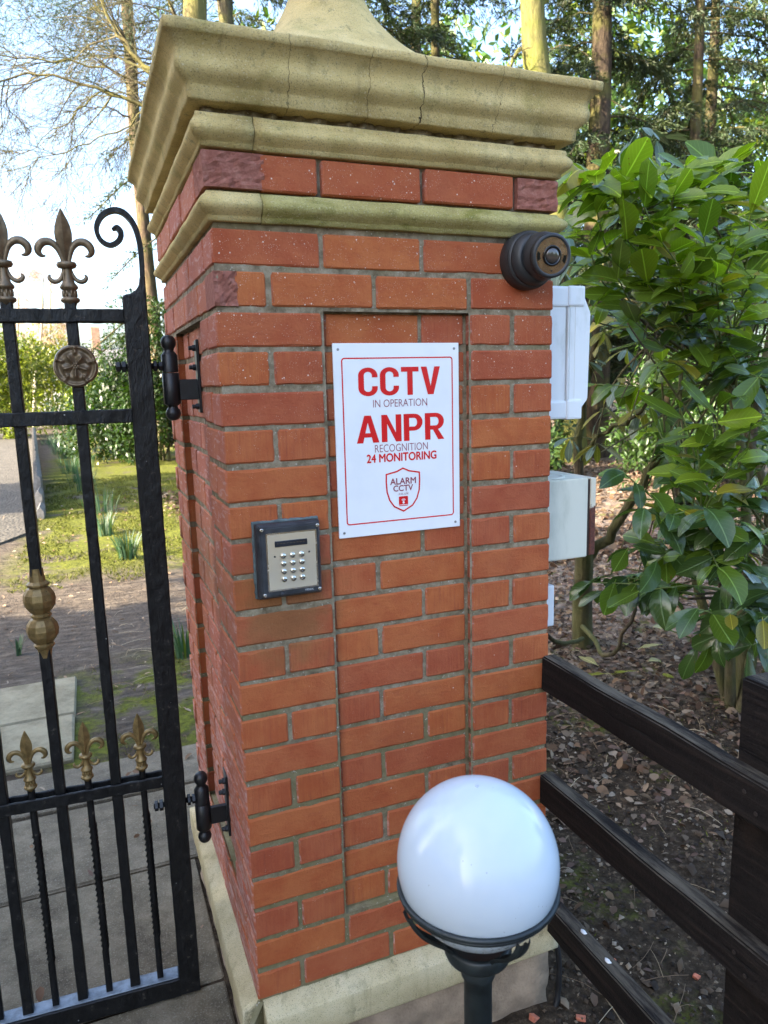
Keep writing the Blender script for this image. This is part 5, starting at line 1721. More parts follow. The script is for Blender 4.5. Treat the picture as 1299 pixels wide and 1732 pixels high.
    for lab, (x, y), rx, ry, rz, n, sd, tc in bs:
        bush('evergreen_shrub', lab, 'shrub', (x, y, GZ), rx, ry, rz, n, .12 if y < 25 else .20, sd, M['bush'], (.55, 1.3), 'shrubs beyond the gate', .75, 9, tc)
    # birch with pale leaning stem and rust-coloured bare twigs
    M['birch'] = bark_mat('birch_bark', (0.42, 0.36, 0.25), (0.62, 0.55, 0.42), None)
    M['rusttwig'] = simple('rust_twig', (0.34, 0.20, 0.11), .9, 0, .3, 3, .1)
    for k, (u0, u1, Yb, lab) in enumerate(((58, 70, 34, 'pale leaning birch stem with rust twigs beyond the lawn'), (95, 84, 38, 'farther birch with a haze of rust twigs'), (35, 30, 40, 'slim birch at the end of the driveway'))):
        q = [at(u0, 735, Yb), at((u0 + u1) / 2 - 4, 640, Yb), at(u1, 560, Yb), at(u1 + 2, 470, Yb)]
        lb = []
        rs = np.random.RandomState(60 + k)
        for j in range(9):
            i = rs.uniform(0, 1)
            s0 = np.array(V3(q[1])) * (1 - i) + np.array(V3(q[3])) * i
            a = rs.uniform(0, 2 * PI)
            e = s0 + np.array([math.cos(a) * 1.3, math.sin(a) * 1.3, rs.uniform(.3, 1.5)])
            lb.append(([s0, (s0 + e) / 2 + np.array([0, 0, .2]), e], .03))
        base = (q[0].x, Yb, GZ)
        bare_tree(lab, base, lb, [(q[0].x, Yb, GZ - .1)] + [V3(z) for z in q[1:]], (.09, .04), 60 + k, M['birch'], 'birches in the distance', 3, M['rusttwig'])
    # house with chimney glimpsed between the trees
    h = thing('country_house', 'distant brick house with a slate roof and tall chimney', 'house', (2.2, 62, GZ))
    mb = simple('house_brick', (0.34, 0.20, 0.13), .9, 0, .2, 4); ms = simple('house_slate', (0.16, 0.15, 0.15), .8, 0, .2, 4)
    mwn = simple('house_window', (0.05, 0.06, 0.07), .2); mfr = simple('house_frame', (0.75, 0.74, 0.70), .6)
    obj('wall', bbox_bm(-4.2, 4.2, -3, 3, 0, 3.6), mb, h)
    bm = bmesh.new()
    v = [bm.verts.new(q) for q in ((-4.5, -3.3, 3.55), (4.5, -3.3, 3.55), (4.5, 3.3, 3.55), (-4.5, 3.3, 3.55), (-2.6, 0, 5.0), (2.6, 0, 5.0))]
    for f in ((0, 1, 5, 4), (1, 2, 5), (2, 3, 4, 5), (3, 0, 4), (3, 2, 1, 0)): bm.faces.new([v[i] for i in f])
    rf = obj('roof', bm, ms, h)
    obj('chimney', bbox_bm(-1.4, -.75, -.4, .3, 4.2, 6.6, .03), mb, rf)
    for x in (-3, -1, 1, 3):
        wv = obj('window', bbox_bm(x - .5, x + .5, -3.06, -2.99, 1.2, 2.8), mfr, h)
        obj('pane', bbox_bm(x - .42, x + .42, -3.08, -3.05, 1.28, 2.72), mwn, wv)
    g = thing('white_outbuilding', 'small bright white outbuilding glimpsed behind the rose', 'outbuilding', (at(92, 690, 44).x, 44, GZ))
    obj('wall', bbox_bm(-.9, .9, -1.5, 1.5, 0, 2.9), simple('white_render', (.8, .79, .75), .8), g)
    bm = bmesh.new()
    v = [bm.verts.new(q) for q in ((-1.05, -1.6, 2.85), (1.05, -1.6, 2.85), (1.05, 1.6, 2.85), (-1.05, 1.6, 2.85), (0, -1.6, 3.6), (0, 1.6, 3.6))]
    for f in ((0, 1, 4), (1, 2, 5, 4), (2, 3, 5), (3, 0, 4, 5), (3, 2, 1, 0)): bm.faces.new([v[i] for i in f])
    obj('roof', bm, ms, g)
    # --- low pointed timber edging along the drive
    e = thing('timber_edging', 'low weathered grey edging of pointed boards along the driveway', 'edging', (-.92, 9.3, GZ))
    mgr = simple('weathered_grey_wood', (.20, .19, .18), .85, 0, .3, 20, .5, 90, .004)
    for i in range(30):
        y = i * .62; x = -.92 - .058 * y + .92 + (0.0 if i > 4 else -.0)
        hgt = .48 + rnd.uniform(-.02, .02) - (.30 * max(0, 1 - i / 2.0))
        bm = bmesh.new()
        ww, th = .30, .045
        pts = [(-th, 0), (th, 0), (th, hgt - .07), (0, hgt), (-th, hgt - .07)]
        f = bm.faces.new([bm.verts.new((a, 0, b)) for a, b in pts])
        ex = bmesh.ops.extrude_face_region(bm, geom=[f]); bmesh.ops.translate(bm, verts=[q for q in ex['geom'] if isinstance(q, bmesh.types.BMVert)], vec=(0, .56, 0))
        bmesh.ops.recalc_face_normals(bm, faces=bm.faces)
        obj('board', bm, mgr, e, False, (x, y, 0))
build_background()

def build_daffodils():
    md = leaf_mat('daffodil_leaf', (0.065, 0.125, 0.060), .2, .55, False, True)
    rs = np.random.RandomState(90)
    def clump(u, v, n, h, lab, grp=None, yellow=.15, spread=.09):
        p = ground_at(u, v)
        V, F, T = [], [], []
        off = 0
        for i in range(int(n * 1.6)):
            a = rs.rand() * 2 * PI; r0 = rs.rand() ** .5 * spread
            b = np.array([r0 * math.cos(a), r0 * math.sin(a), -.02])
            ln = h * rs.uniform(.7, 1.1); out = rs.uniform(.08, .45)
            dv = np.array([math.cos(a), math.sin(a), 0])
            sd = np.array([-math.sin(a + rs.normal(0, .5)), math.cos(a), 0])
            w_ = rs.uniform(.004, .0075)
            g = rs.uniform(.7, 1.2); c = np.array([g * .85, g, g * 1.15])
            if rs.rand() < yellow: c = np.array([2.0, 1.4, .4])
            for j in range(6):
                t_ = j / 5
                q = b + np.array([0, 0, ln * (t_ - .10 * out * t_ ** 3)]) + dv * (ln * out * t_ ** 2)
                ww = w_ * (1 - .85 * t_ ** 4)
                V += [q - sd * ww, q + sd * ww]; T += [c, c]
            for j in range(5):
                k = off + 2 * j
                F.append((k, k + 1, k + 3, k + 2))
            off += 12
        me = mesh_np('daffodil_clump', np.array(V), np.array(F)); vcol(me, np.array(T))
        o = obj('daffodil_clump', me, md, None, False, p)
        tag(o, lab, 'daffodils', grp, 'thing')
    clump(217, 945, 55, .30, 'bushy daffodil leaf clump on the sunlit moss between bar and stile')
    clump(314, 1108, 30, .26, 'daffodil leaves sprouting beside the foot of the pillar')
    clump(178, 905, 36, .30, 'daffodil clump half hidden behind the rose bar', None, .05)
    gr = 'daffodils receding across the lawn'
    for u, v in ((172, 868), (120, 800), (135, 815), (145, 790), (110, 775), (125, 768), (95, 757), (82, 752), (140, 830), (100, 768)):
        clump(u, v, 34, .38, 'far clump of blue-green daffodil leaves on the lawn', gr, 0, .22)
    # strap leaves lying on the track
    p = ground_at(28, 1105)
    clump(30, 1108, 7, .16, 'small bright green plant on the bare track at the left edge', None, 0, .02)
build_daffodils()

# ------------------------------------------------------------------ laurel and rhododendron right of the pillar
def leaf_mesh(seed, curl, fold, wid=.20, wave=.01):
    r = random.Random(seed)
    n = 7
    V, UVc, F = [], [], []
    prof = [0.10, .50, .80, .97, 1.0, .80, .14]
    for i in range(n):
        t = i / (n - 1)
        x = t * math.cos(curl * t * .5); z = -t * math.sin(curl * t * .5)
        w_ = wid * prof[i] * (1 + r.gauss(0, .05))
        a = r.gauss(0, wave)
        V += [(x, w_, z + fold * w_ + a), (x, 0, z), (x, -w_, z + fold * w_ - a)]
        UVc += [(t, 1.0 * prof[i]), (t, 0), (t, -1.0 * prof[i])]
    for i in range(n - 1):
        for j in (0, 1):
            k = i * 3 + j
            F.append((k, k + 3, k + 4, k + 1))
    # stalk
    k = len(V)
    V += [(-.13, .006, .01), (-.13, -.006, .01), (0, .008, -.002), (0, -.008, -.002)]
    UVc += [(0, 0)] * 4
    F.append((k, k + 1, k + 3, k + 2))
    return np.array(V), np.array(F), np.array(UVc)

def build_laurel():
    rs = np.random.RandomState(101)
    mats = {'young': leaf_mat('laurel_young_leaf', (0.205, 0.295, 0.022), .43, .26), 'mid': leaf_mat('laurel_leaf', (0.105, 0.175, 0.020), .32, .21),  # top leaves brighter: backlight put into the colour beside young growth
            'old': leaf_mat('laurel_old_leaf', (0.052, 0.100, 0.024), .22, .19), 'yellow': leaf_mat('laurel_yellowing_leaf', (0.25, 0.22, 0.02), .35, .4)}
    stem_m = bark_mat('laurel_stem', (0.05, 0.04, 0.028), (0.12, 0.095, 0.06), (0.10, 0.115, 0.03), .5)
    green_m = simple('laurel_green_twig', (0.13, 0.17, 0.04), .6)
    root = thing('laurel_shrub', 'large glossy green laurel shrub spreading to the right of the pillar', 'shrub', (2.75, 1.15, GZ))
    b0 = np.array([2.75, 1.15, GZ])
    # leaf mesh variants per tone
    tm = {}
    for tone in mats:
        tm[tone] = []
        for k in range(8):
            Vv, Ff, Uu = leaf_mesh(k + 10 * len(tm), rs.uniform(-.2, 1.5), rs.uniform(.05, .5), rs.uniform(.17, .27), rs.uniform(.008, .03))
            me = mesh_np('leaf', Vv, Ff, True)
            ul = me.uv_layers.new(name='UVMap')
            lv = np.zeros(len(me.loops), np.int32); me.loops.foreach_get('vertex_index', lv)
            ul.data.foreach_set('uv', Uu[lv].astype(np.float32).ravel())
            me.materials.append(mats[tone])
            tm[tone].append((me, Vv, Ff, Uu))
    # main stems
    forks = [np.array(V3(at(1230, 640, 1.15))), np.array(V3(at(1180, 900, 1.0))), np.array(V3(at(1330, 420, 1.2))), np.array(V3(at(1120, 560, 1.5))), np.array(V3(at(1350, 980, .7))), np.array(V3(at(1150, 360, 1.2)))]
    polys = []
    for f in forks:
        mid = (b0 + f) / 2 + np.array([rs.normal(0, .08), rs.normal(0, .08), .12])
        polys.append((smooth_path([b0 + np.array([rs.normal(0, .05), rs.normal(0, .05), -.1]), mid, f], 14) - b0, np.linspace(.03, .012, 14)))
    tips = []
    # (u, v, depth y, tone)
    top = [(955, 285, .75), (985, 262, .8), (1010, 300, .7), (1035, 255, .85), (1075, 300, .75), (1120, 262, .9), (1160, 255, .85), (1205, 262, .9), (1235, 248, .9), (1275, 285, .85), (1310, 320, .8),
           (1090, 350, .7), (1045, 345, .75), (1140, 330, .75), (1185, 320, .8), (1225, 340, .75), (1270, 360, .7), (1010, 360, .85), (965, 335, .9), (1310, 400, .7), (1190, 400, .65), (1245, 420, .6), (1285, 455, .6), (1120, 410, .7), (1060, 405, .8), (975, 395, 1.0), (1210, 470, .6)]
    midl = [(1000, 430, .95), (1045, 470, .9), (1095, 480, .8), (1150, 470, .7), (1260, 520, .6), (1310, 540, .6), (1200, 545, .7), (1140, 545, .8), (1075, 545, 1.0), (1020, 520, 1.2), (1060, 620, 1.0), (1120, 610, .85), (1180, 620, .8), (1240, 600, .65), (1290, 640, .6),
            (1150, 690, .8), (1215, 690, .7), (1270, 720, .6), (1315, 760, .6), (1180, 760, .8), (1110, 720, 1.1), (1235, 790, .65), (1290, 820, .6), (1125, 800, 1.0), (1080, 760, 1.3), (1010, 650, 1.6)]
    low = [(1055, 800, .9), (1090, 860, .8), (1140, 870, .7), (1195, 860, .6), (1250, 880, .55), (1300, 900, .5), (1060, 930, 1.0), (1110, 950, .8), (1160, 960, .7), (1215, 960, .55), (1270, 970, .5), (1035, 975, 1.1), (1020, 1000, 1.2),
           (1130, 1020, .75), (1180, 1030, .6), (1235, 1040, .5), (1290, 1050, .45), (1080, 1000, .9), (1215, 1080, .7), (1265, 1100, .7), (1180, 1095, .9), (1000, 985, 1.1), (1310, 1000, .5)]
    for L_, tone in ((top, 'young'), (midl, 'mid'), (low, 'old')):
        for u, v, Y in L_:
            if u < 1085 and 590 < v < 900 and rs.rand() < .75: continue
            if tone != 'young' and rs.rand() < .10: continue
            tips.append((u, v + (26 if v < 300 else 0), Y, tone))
    # a second, deeper layer
    for k in range(62):
        u = rs.uniform(1060, 1330); v = rs.uniform(300, 1040)
        if u < 1130 and 540 < v < 980: continue
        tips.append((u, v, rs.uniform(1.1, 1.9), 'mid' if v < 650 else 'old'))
    leaves = []
    twigs = []
    for u, v, Y, tone in tips:
        tip = np.array(V3(at(u, v, Y)))
        f = min(forks, key=lambda q: np.linalg.norm(q - tip) + (0.5 if q[2] > tip[2] + .1 else 0))
        dv = f - tip
        dist = np.linalg.norm(dv)
        st = tip + dv / dist * min(dist, rs.uniform(.34, .60)) + np.array([0, 0, -.06])
        path = smooth_path([st, (st + tip) / 2 + rs.normal(0, .02, 3) + np.array([0, 0, .02]), tip], 9)
        twigs.append((path - b0, np.linspace(.0052, .0026, 9)))
        if dist > .62:
            mid = (f + st) / 2 + rs.normal(0, .05, 3)
            polys.append((smooth_path([f, mid, st], 8) - b0, np.linspace(.010, .0055, 8)))
        n = rs.randint(7, 12)
        for i in range(n):
            s_ = 1 - i / n * rs.uniform(.70, .9)
            p = np.array([np.interp(s_, np.linspace(0, 1, 9), path[:, k]) for k in range(3)])
            tx = path[-1] - path[-3]; tx /= np.linalg.norm(tx)
            side = norm(np.cross(tx, np.array([0, 0, 1.0]) + rs.normal(0, .15, 3)))
            sg = 1 if i % 2 else -1
            fw = .95 if i == 0 else rs.uniform(.25, .75)
            d = tx * fw + side * sg * (1 - .6 * (i == 0)) + np.array([0, 0, rs.uniform(-.45, .35) + (.25 if tone == 'young' else -.25 if tone == 'old' else 0)])
            nn = np.array([0, 0, 1.0]) + rs.normal(0, .38, 3) + np.array([-.15, -.45, 0])
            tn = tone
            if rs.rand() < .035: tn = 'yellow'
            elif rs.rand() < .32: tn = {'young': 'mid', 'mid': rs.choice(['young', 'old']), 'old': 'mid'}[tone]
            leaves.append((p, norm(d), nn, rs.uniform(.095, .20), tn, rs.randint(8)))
    camv = np.array(V3(CAM))
    leaves.sort(key=lambda q: np.linalg.norm(q[0] - camv) / q[3])
    rest = {}
    for i, (p, d, nn, L_, tn, k) in enumerate(leaves):
        sd = norm(np.cross(nn, d)); n2 = np.cross(d, sd)
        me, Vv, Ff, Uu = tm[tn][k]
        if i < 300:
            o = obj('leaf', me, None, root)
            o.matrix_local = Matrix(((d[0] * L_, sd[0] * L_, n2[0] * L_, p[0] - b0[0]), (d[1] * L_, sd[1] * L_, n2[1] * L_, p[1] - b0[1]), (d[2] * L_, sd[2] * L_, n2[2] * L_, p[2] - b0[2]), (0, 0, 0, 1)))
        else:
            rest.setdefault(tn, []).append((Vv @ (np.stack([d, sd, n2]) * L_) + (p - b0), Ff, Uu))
    allV, allF, allU, mi, off = [], [], [], [], 0
    tones = list(mats)
    for tn, lst in rest.items():
        for Vv, Ff, Uu in lst:
            allV.append(Vv); allF.append(Ff + off); allU.append(Uu); off += len(Vv); mi += [tones.index(tn)] * len(Ff)
    me = mesh_np('foliage', np.concatenate(allV), np.concatenate(allF), True)
    ul = me.uv_layers.new(name='UVMap'); lv = np.zeros(len(me.loops), np.int32); me.loops.foreach_get('vertex_index', lv)
    ul.data.foreach_set('uv', np.concatenate(allU)[lv].astype(np.float32).ravel())
    for tn in tones: me.materials.append(mats[tn])
    me.polygons.foreach_set('material_index', np.array(mi, np.int32))
    o = obj('foliage', me, None, root); o['kind'] = 'stuff'
    for k in range(46):
        f = forks[rs.randint(len(forks))]
        e = np.array(V3(at(rs.uniform(1000, 1290), rs.uniform(480, 1020), rs.uniform(.9, 1.8))))
        mid = (f + e) / 2 + rs.normal(0, .08, 3)
        polys.append((smooth_path([f, mid, e], 9) - b0, np.linspace(.007, .003, 9)))
    V, F = tube_np(polys, 7); obj('stems', mesh_np('stems', V, F, True), stem_m, root)
    V, F = tube_np(twigs, 5); obj('twigs', mesh_np('twigs', V, F, True), green_m, root)['kind'] = 'stuff'

    # rhododendron behind, drooping blue-green leaves in whorls
    rm = leaf_mat('rhododendron_leaf', (0.085, 0.135, 0.085), .15, .38); ry = leaf_mat('rhododendron_yellow_leaf', (0.26, 0.24, 0.05), .35, .4)
    rb = np.array([2.58, 2.2, GZ])
    r2 = thing('rhododendron', 'rhododendron with drooping blue-green leaves and crooked trunk behind the boxes', 'shrub', tuple(rb))
    P = [np.array(V3(at(u, v, Y))) - rb for u, v, Y in ((985, 1095, 2.2), (985, 1010, 2.15), (988, 930, 2.05), (975, 850, 2.0))]
    pol = [(smooth_path([P[0] + np.array([0, 0, -.1])] + P, 14), np.linspace(.075, .045, 14))]
    br = [((990, 950, 2.1), (1040, 890, 1.9), (1095, 800, 1.7), (1160, 740, 1.6), .035), ((975, 860, 2.0), (985, 700, 2.0), (1010, 560, 1.9), (1040, 420, 1.8), .03), ((985, 1060, 2.1), (1030, 1110, 1.7), (1070, 1040, 1.5), (1090, 960, 1.5), .016),
          ((1010, 560, 1.9), (1060, 400, 1.9), (1085, 300, 1.9), (1085, 225, 1.9), .014), ((985, 700, 2.0), (960, 500, 2.0), (955, 420, 1.9), (960, 380, 1.8), .014), ((985, 1080, 2.1), (940, 1085, 1.6), (900, 1050, 1.3), (880, 1040, 1.2), .014),
          ((990, 760, 2.0), (1040, 720, 1.7), (1080, 700, 1.5), (1120, 640, 1.5), .014)]
    for q in br:
        pts = [np.array(V3(at(*z))) - rb for z in q[:4]]
        pol.append((smooth_path(pts, 14) + np.vstack([np.zeros(3), rs.normal(0, .008, (12, 3)), np.zeros(3)]), np.linspace(q[4], q[4] * .45, 14)))
    V, F = tube_np(pol, 8); obj('stems', mesh_np('stems', V, F, True), stem_m, r2)
    whorls = [(1085, 215, 1.9), (1062, 240, 1.95), (1110, 235, 1.9), (950, 380, 1.85), (985, 430, 1.8), (1010, 480, 1.9), (960, 520, 1.9), (1020, 560, 1.9), (990, 610, 1.9), (1050, 640, 1.7), (1025, 690, 1.8), (1085, 690, 1.6), (1010, 750, 1.9), (965, 740, 2.0), (1060, 590, 2.1), (1000, 530, 2.2), (945, 450, 2.2), (1090, 430, 2.2), (1140, 400, 2.2), (1200, 300, 2.2), (1260, 300, 2.3), (1150, 270, 2.2)]
    vs = []
    for k in range(4):
        Vv, Ff, Uu = leaf_mesh(80 + k, .5, .12, .17, .008)
        for mm in (rm, ry):
            me = mesh_np('leaf', Vv, Ff, True); ul = me.uv_layers.new(name='UVMap'); lv = np.zeros(len(me.loops), np.int32); me.loops.foreach_get('vertex_index', lv)
            ul.data.foreach_set('uv', Uu[lv].astype(np.float32).ravel()); me.materials.append(mm); vs.append(me)
    for u, v, Y in whorls:
        c = np.array(V3(at(u, v, Y)))
        n = rs.randint(6, 10)
        for i in range(n):
            a = 2 * PI * i / n + rs.normal(0, .25)
            d = norm(np.array([math.cos(a) * .75, math.sin(a) * .75, rs.uniform(-1.1, .1)]))
            nn = np.array([math.cos(a) * .8, math.sin(a) * .8, .7])
            sd = norm(np.cross(nn, d)); n2 = np.cross(d, sd); L_ = rs.uniform(.11, .17)
            yl = (rs.rand() < .35 and 540 < v < 780)
            o = obj('leaf', vs[2 * rs.randint(4) + (1 if yl else 0)], None, r2)
            p = c - rb + d * .02
            o.matrix_local = Matrix(((d[0] * L_, sd[0] * L_, n2[0] * L_, p[0]), (d[1] * L_, sd[1] * L_, n2[1] * L_, p[1]), (d[2] * L_, sd[2] * L_, n2[2] * L_, p[2]), (0, 0, 0, 1)))
build_laurel()

# ------------------------------------------------------------------ litter on the ground
def build_litter():
    rs = np.random.RandomState(140)
    def gz(x, y):
        return np.array([GZ + (noise.noise(Vector((a * .8, b * .8, 3))) * .03 + noise.noise(Vector((a * 4, b * 4, 1))) * .010) for a, b in zip(x, y)])
    ml = tint_mat('dead_leaf', .8, .12)
    # fallen leaves under the shrubs, thinning towards the fence
    n = 26000
    x = rs.uniform(.75, 9.5, n); y = rs.uniform(-1.6, 11, n)
    dens = np.clip((y + .1) / 1.3, .28, 1) * np.clip(1.3 - .04 * y, .3, 1)
    keep = rs.rand(n) < dens
    x, y = x[keep], y[keep]
    x = np.concatenate([x, rs.uniform(.85, 5.2, 15000)]); y = np.concatenate([y, .15 + 5.0 * rs.rand(15000) ** .8]); n = len(x)
    z = gz(x, y) + rs.uniform(.003, .026, n)
    pal = np.array([(.24, .15, .085), (.33, .235, .15), (.18, .10, .055), (.38, .29, .20), (.12, .07, .042), (.28, .18, .115), (.42, .34, .25), (.26, .165, .12)])
    col = pal[rs.randint(0, len(pal), n)] * rs.uniform(.40, .90, (n, 1))
    D = rs.normal(size=(n, 3)); D[:, 2] *= .22
    N_ = rs.normal(0, .6, (n, 3)) + np.array([0, 0, 1])
    L = rs.uniform(.016, .062, n) * np.where(y > 4, 1.8, 1) * np.where(y < .6, .7, 1)
    o = obj('leaf_litter', cards('leaf_litter', np.stack([x, y, z], 1), D, N_, L, L * rs.uniform(.45, .9, n), T_LEAF, col), ml)
    tag(o, 'brown dead leaves scattered over the ground under the shrubs', 'leaf litter', None, 'stuff')
    # a few leaves behind the gate and on the paving
    n = 1100
    x = rs.uniform(-1.6, 1.6, n); y = rs.uniform(.5, 10.5, n)
    pav = (x < -.3) & (y < 3.1)
    k2 = ~pav | (rs.rand(n) < .25); x, y = x[k2], y[k2]; n = len(x)
    z = np.where((x < -.3) & (y < 3.1) | (y < 1.9), GZ + .034, gz(x, y) + .012)
    D = rs.normal(size=(n, 3)); D[:, 2] *= .2
    L = rs.uniform(.015, .06, n)
    col = pal[rs.randint(0, len(pal), n)] * rs.uniform(.8, 1.3, (n, 1))
    o = obj('leaf_litter', cards('leaf_litter', np.stack([x, y, z], 1), D, rs.normal(0, .35, (n, 3)) + np.array([0, 0, 1]), L, L * .5, T_LEAF, col), ml)
    tag(o, 'scattered dead leaves on the paving and moss behind the gate', 'leaf litter', None, 'stuff')
    # bark chips and small stones in the soil by the fence
    n = 34000
    x = rs.uniform(.74, 3.2, n); y = rs.uniform(-1.9, 2.6, n)
    x = np.concatenate([x, rs.uniform(-1.6, 1.3, 12000)]); y = np.concatenate([y, rs.uniform(2.0, 5.8, 12000)])
    ok = ~((x < -.40) & (y < 3.08)); x, y = x[ok], y[ok]; n = len(x)
    z = gz(x, y) + rs.uniform(-.002, .006, n)
    ok = ~((x < .80) & (y > -.02)); x, y, z = x[ok], y[ok], z[ok]; n = len(x)
    D = rs.normal(size=(n, 3)); D[:, 2] *= .35
    L = np.exp(rs.normal(math.log(.011), .55, n)); 
    pc = np.array([(.12, .085, .055), (.07, .05, .034), (.23, .175, .115), (.34, .27, .185), (.04, .03, .022), (.17, .125, .08), (.44, .38, .29)])
    col = pc[rs.choice(len(pc), n, p=[.26, .26, .12, .045, .20, .10, .015])] * rs.uniform(.7, 1.2, (n, 1))
    # chunky double-pyramid chips
    tv = np.array([(0, 0, 0), (.5, .5, .05), (1, 0, 0), (.5, -.5, -.05), (.5, 0, .35)])
    tf = [(0, 1, 4, 4), (1, 2, 4, 4), (2, 3, 4, 4), (3, 0, 4, 4)]
    o = obj('soil_chips', cards('soil_chips', np.stack([x, y, z], 1), D, rs.normal(0, .5, (n, 3)) + np.array([0, 0, 1]), L, L * rs.uniform(.5, .9, n), (tv, tf), col), tint_mat('chip', .9, 0, .4))
    tag(o, 'small stones and bark chips in the dark soil', 'gravel', None, 'stuff')
    # pine needles and thin stalks
    pol = []
    cl = []
    for i in range(520):
        xx, yy = (rs.uniform(.76, 3.4), rs.uniform(-1.6, 2.6)) if i < 400 else (rs.uniform(-.38, .9), rs.uniform(1.95, 5)); L_ = rs.uniform(.04, .20); a = rs.rand() * PI * 2
        zz = float(gz([xx], [yy])[0]) + .008
        bend = rs.normal(0, .25)
        pts = [(xx + math.cos(a + bend * t) * L_ * t, yy + math.sin(a + bend * t) * L_ * t, zz + .014 * math.sin(PI * t) + rs.uniform(0, .004)) for t in (0, .33, .66, 1)]
        pol.append((np.array(pts), np.full(4, rs.uniform(.0006, .0016))))
    V, F = tube_np(pol, 4)
    me = mesh_np('needle_stalks', V, F)
    cc = np.repeat(np.array([(.36, .27, .16), (.22, .15, .09), (.45, .38, .26)])[rs.randint(0, 3, 520)], 16, 0)
    vcol(me, cc)
    o = obj('needle_stalks', me, tint_mat('stalk', .8)); tag(o, 'dry needles and thin stalks strewn on the soil', 'twigs', None, 'stuff')
    # moss tufts
    n = 48000
    x = rs.uniform(-1.0, 5, n); y = rs.uniform(5.3, 14, n)
    nz = np.array([noise.noise(Vector((a * 1.7, b * 1.7, 0))) for a, b in zip(x, y)])
    ok = nz > -.12; x, y = x[ok], y[ok]
    m2 = 5000
    x2 = rs.uniform(-.35, .8, m2); y2 = rs.uniform(1.95, 3.3, m2)
    nz = np.array([noise.noise(Vector((a * 4, b * 4, 0))) for a, b in zip(x2, y2)])
    ok = nz > .08; x = np.concatenate([x, x2[ok]]); y = np.concatenate([y, y2[ok]])
    m3 = 4000
    x3 = rs.uniform(.82, 3.2, m3); y3 = rs.uniform(-.6, 3.0, m3)
    nz = np.array([noise.noise(Vector((a * 3.1, b * 3.1, 5))) for a, b in zip(x3, y3)])
    ok = nz > .25; x = np.concatenate([x, x3[ok]]); y = np.concatenate([y, y3[ok]])
    n = len(x)
    z = gz(x, y)
    D = rs.normal(0, .6, (n, 3)); D[:, 2] = rs.uniform(.3, 1, n)
    L = rs.uniform(.015, .045, n) * np.where(y > 5, 1.3, .55)
    g = rs.uniform(.6, 1.3, (n, 1)) * np.array([[.125, .14, .02]])
    o = obj('moss_and_grass', cards('moss_and_grass', np.stack([x, y, z], 1), D, rs.normal(size=(n, 3)), L, L * .22, T_RHOMB, g), tint_mat('moss_blade', .8, .25))
    tag(o, 'short moss and grass on the lawn and around the pillar', 'grass', None, 'stuff')
    # red brick fragments
    frags = [((1036, 1627), .018, 'larger orange-red brick fragment between the lower rails'), ((1178, 1652), .016, 'small flat red brick fragment near the fence post'), ((905, 1722), .024, 'pinkish brick fragment at the foot of the foundation'), ((983, 1722), .020, 'orange brick fragment on the soil below the lowest rail')]
    mf = simple('brick_fragment', (.48, .15, .08), .9, 0, .3, 60, .6, 200, .002)
    for (u, v), sz, lab in frags:
        p = ground_at(u, v, GZ + .008)
        bm = bmesh.new(); bmesh.ops.create_cube(bm, size=1)
        r = random.Random(u)
        for q in bm.verts: q.co = Vector((q.co.x * sz * r.uniform(.8, 1.5), q.co.y * sz * r.uniform(.6, 1.2), q.co.z * sz * r.uniform(.4, .8)))
        bmesh.ops.bevel(bm, geom=list(bm.edges), offset=.0015, segments=1, affect='EDGES')
        o = obj('brick_fragment', bm, mf, None, False, p); o.rotation_euler = (r.gauss(0, .2), r.gauss(0, .2), r.uniform(0, 3))
        tag(o, lab, 'brick fragment', 'brick fragments on the soil', 'thing')
    # large yellowed leaves under the laurel
    my = leaf_mat('fallen_yellow_leaf', (0.42, 0.38, 0.16), .3, .5)
    for k, (u, v, a) in enumerate(((1098, 1118, .3), (1075, 1135, 2.0), (1060, 1090, 1.1), (1120, 1090, 2.7), (1130, 1140, .8), (1010, 1125, 1.7), (1035, 1140, 2.4), (1105, 1060, .1))):
        Vv, Ff, Uu = leaf_mesh(200 + k, .3, .15, .2, .02)
        me = mesh_np('fallen_leaf', Vv, Ff, True); ul = me.uv_layers.new(name='UVMap'); lv = np.zeros(len(me.loops), np.int32); me.loops.foreach_get('vertex_index', lv)
        ul.data.foreach_set('uv', Uu[lv].astype(np.float32).ravel())
        p = ground_at(u, v, GZ + .05)
        o = obj('fallen_leaf', me, my, None, False, p); o.scale = (.15,) * 3; o.rotation_euler = (rnd.gauss(0, .3), rnd.gauss(0, .25), a)
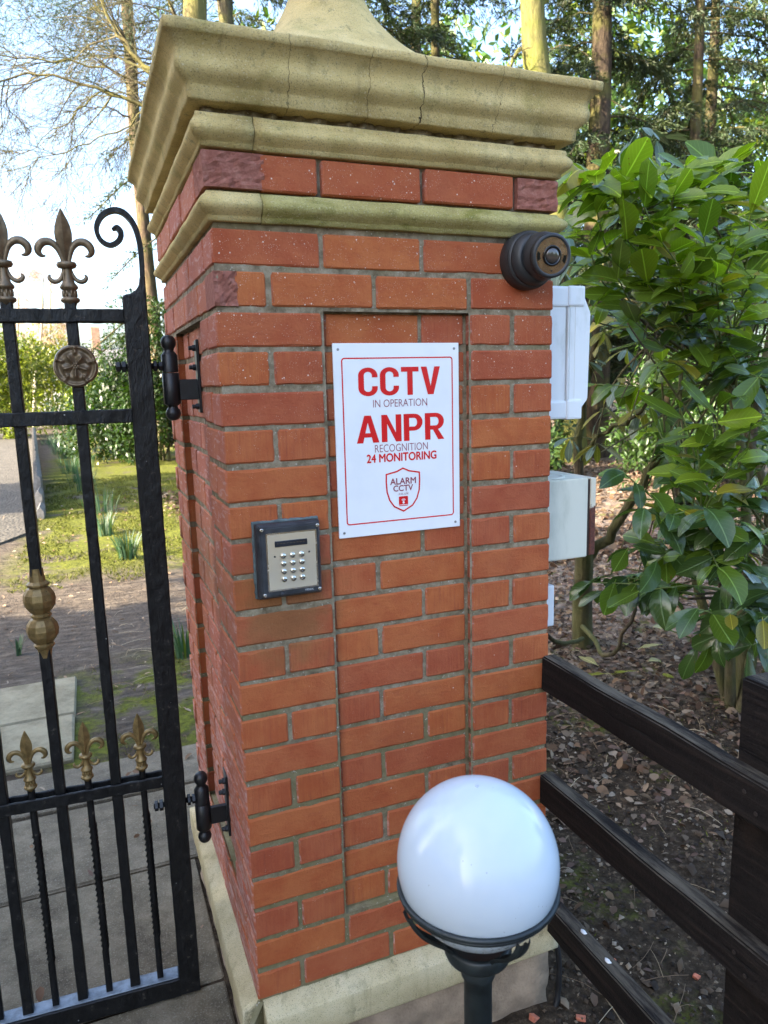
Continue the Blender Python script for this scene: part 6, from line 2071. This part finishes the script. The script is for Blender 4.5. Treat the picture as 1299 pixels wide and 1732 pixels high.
        tag(o, 'large pale yellow fallen leaf lying under the laurel', 'fallen leaf', 'yellow leaves under the laurel', 'thing')
    # black cable entering the soil beside the foundation
    P = smooth_path([(.800, .02, -.085), (.812, -.008, -.13), (.815, -.016, -.20), (.806, -.024, -.27), (.785, -.035, -.315)], 20)
    V, F = tube_np([(P, np.full(20, .008))], 10)
    o = obj('power_cable', mesh_np('power_cable', V, F, True), simple('cable_black', (.012, .012, .013), .5), None)
    tag(o, 'thick black cable curving into the soil beside the foundation', 'cable', None, 'thing')
build_litter()

# ------------------------------------------------------------------ unseen trees added to the left to keep the pillar and lawn in shade
def build_shade():
    for k, (dx, dy, h, rc, sd) in enumerate(((-8.4, -1.6, 13, 3.3, 71), (-9.2, 2.0, 13, 3.0, 72), (-13.0, .6, 15, 3.6, 73), (-9.0, -5.0, 13, 3.2, 74), (-6.2, .6, 11, 2.6, 75), (-10.0, 10.4, 13, 2.7, 76))):
        conifer(('dense conifer left of the gate nearest the drive', 'dense conifer left of the gate towards the road', 'taller conifer left of the gate set back', 'dense conifer at the roadside', 'smaller conifer left of the gate close to the drive', 'conifer left of the lawn across the drive')[k],
                (dx, dy, GZ), h, .3, rc, 100, 22, .26, sd, M['conifer_bark'], (0, 0), 'roadside conifers', (.34, .60), .40, (.55, 1.25), 9)
build_shade()

# ------------------------------------------------------------------ across the road, behind the photographer
def build_roadside():
    for k, (x, y, rx, rz, tc, lab) in enumerate(((-7.5, -15, 3.2, 5.5, (2.6, 1.9, .7), 'golden beech hedge across the road, left'), (-1.5, -16, 3.4, 6.5, (2.4, 1.7, .6), 'tall golden beech across the road, centre'), (5, -15, 3.2, 5.0, (2.2, 1.7, .7), 'golden beech hedge across the road, right'), (12, -14, 3.4, 6.0, (1.2, 1.3, .8), 'green hedge tree across the road'))):
        bush('roadside_tree', lab, 'tree', (x, y, GZ), rx, 2.6, rz, 5000, .34, 150 + k, M['bush'], (.6, 1.3), 'trees across the road', .75, 9, tc)
build_roadside()
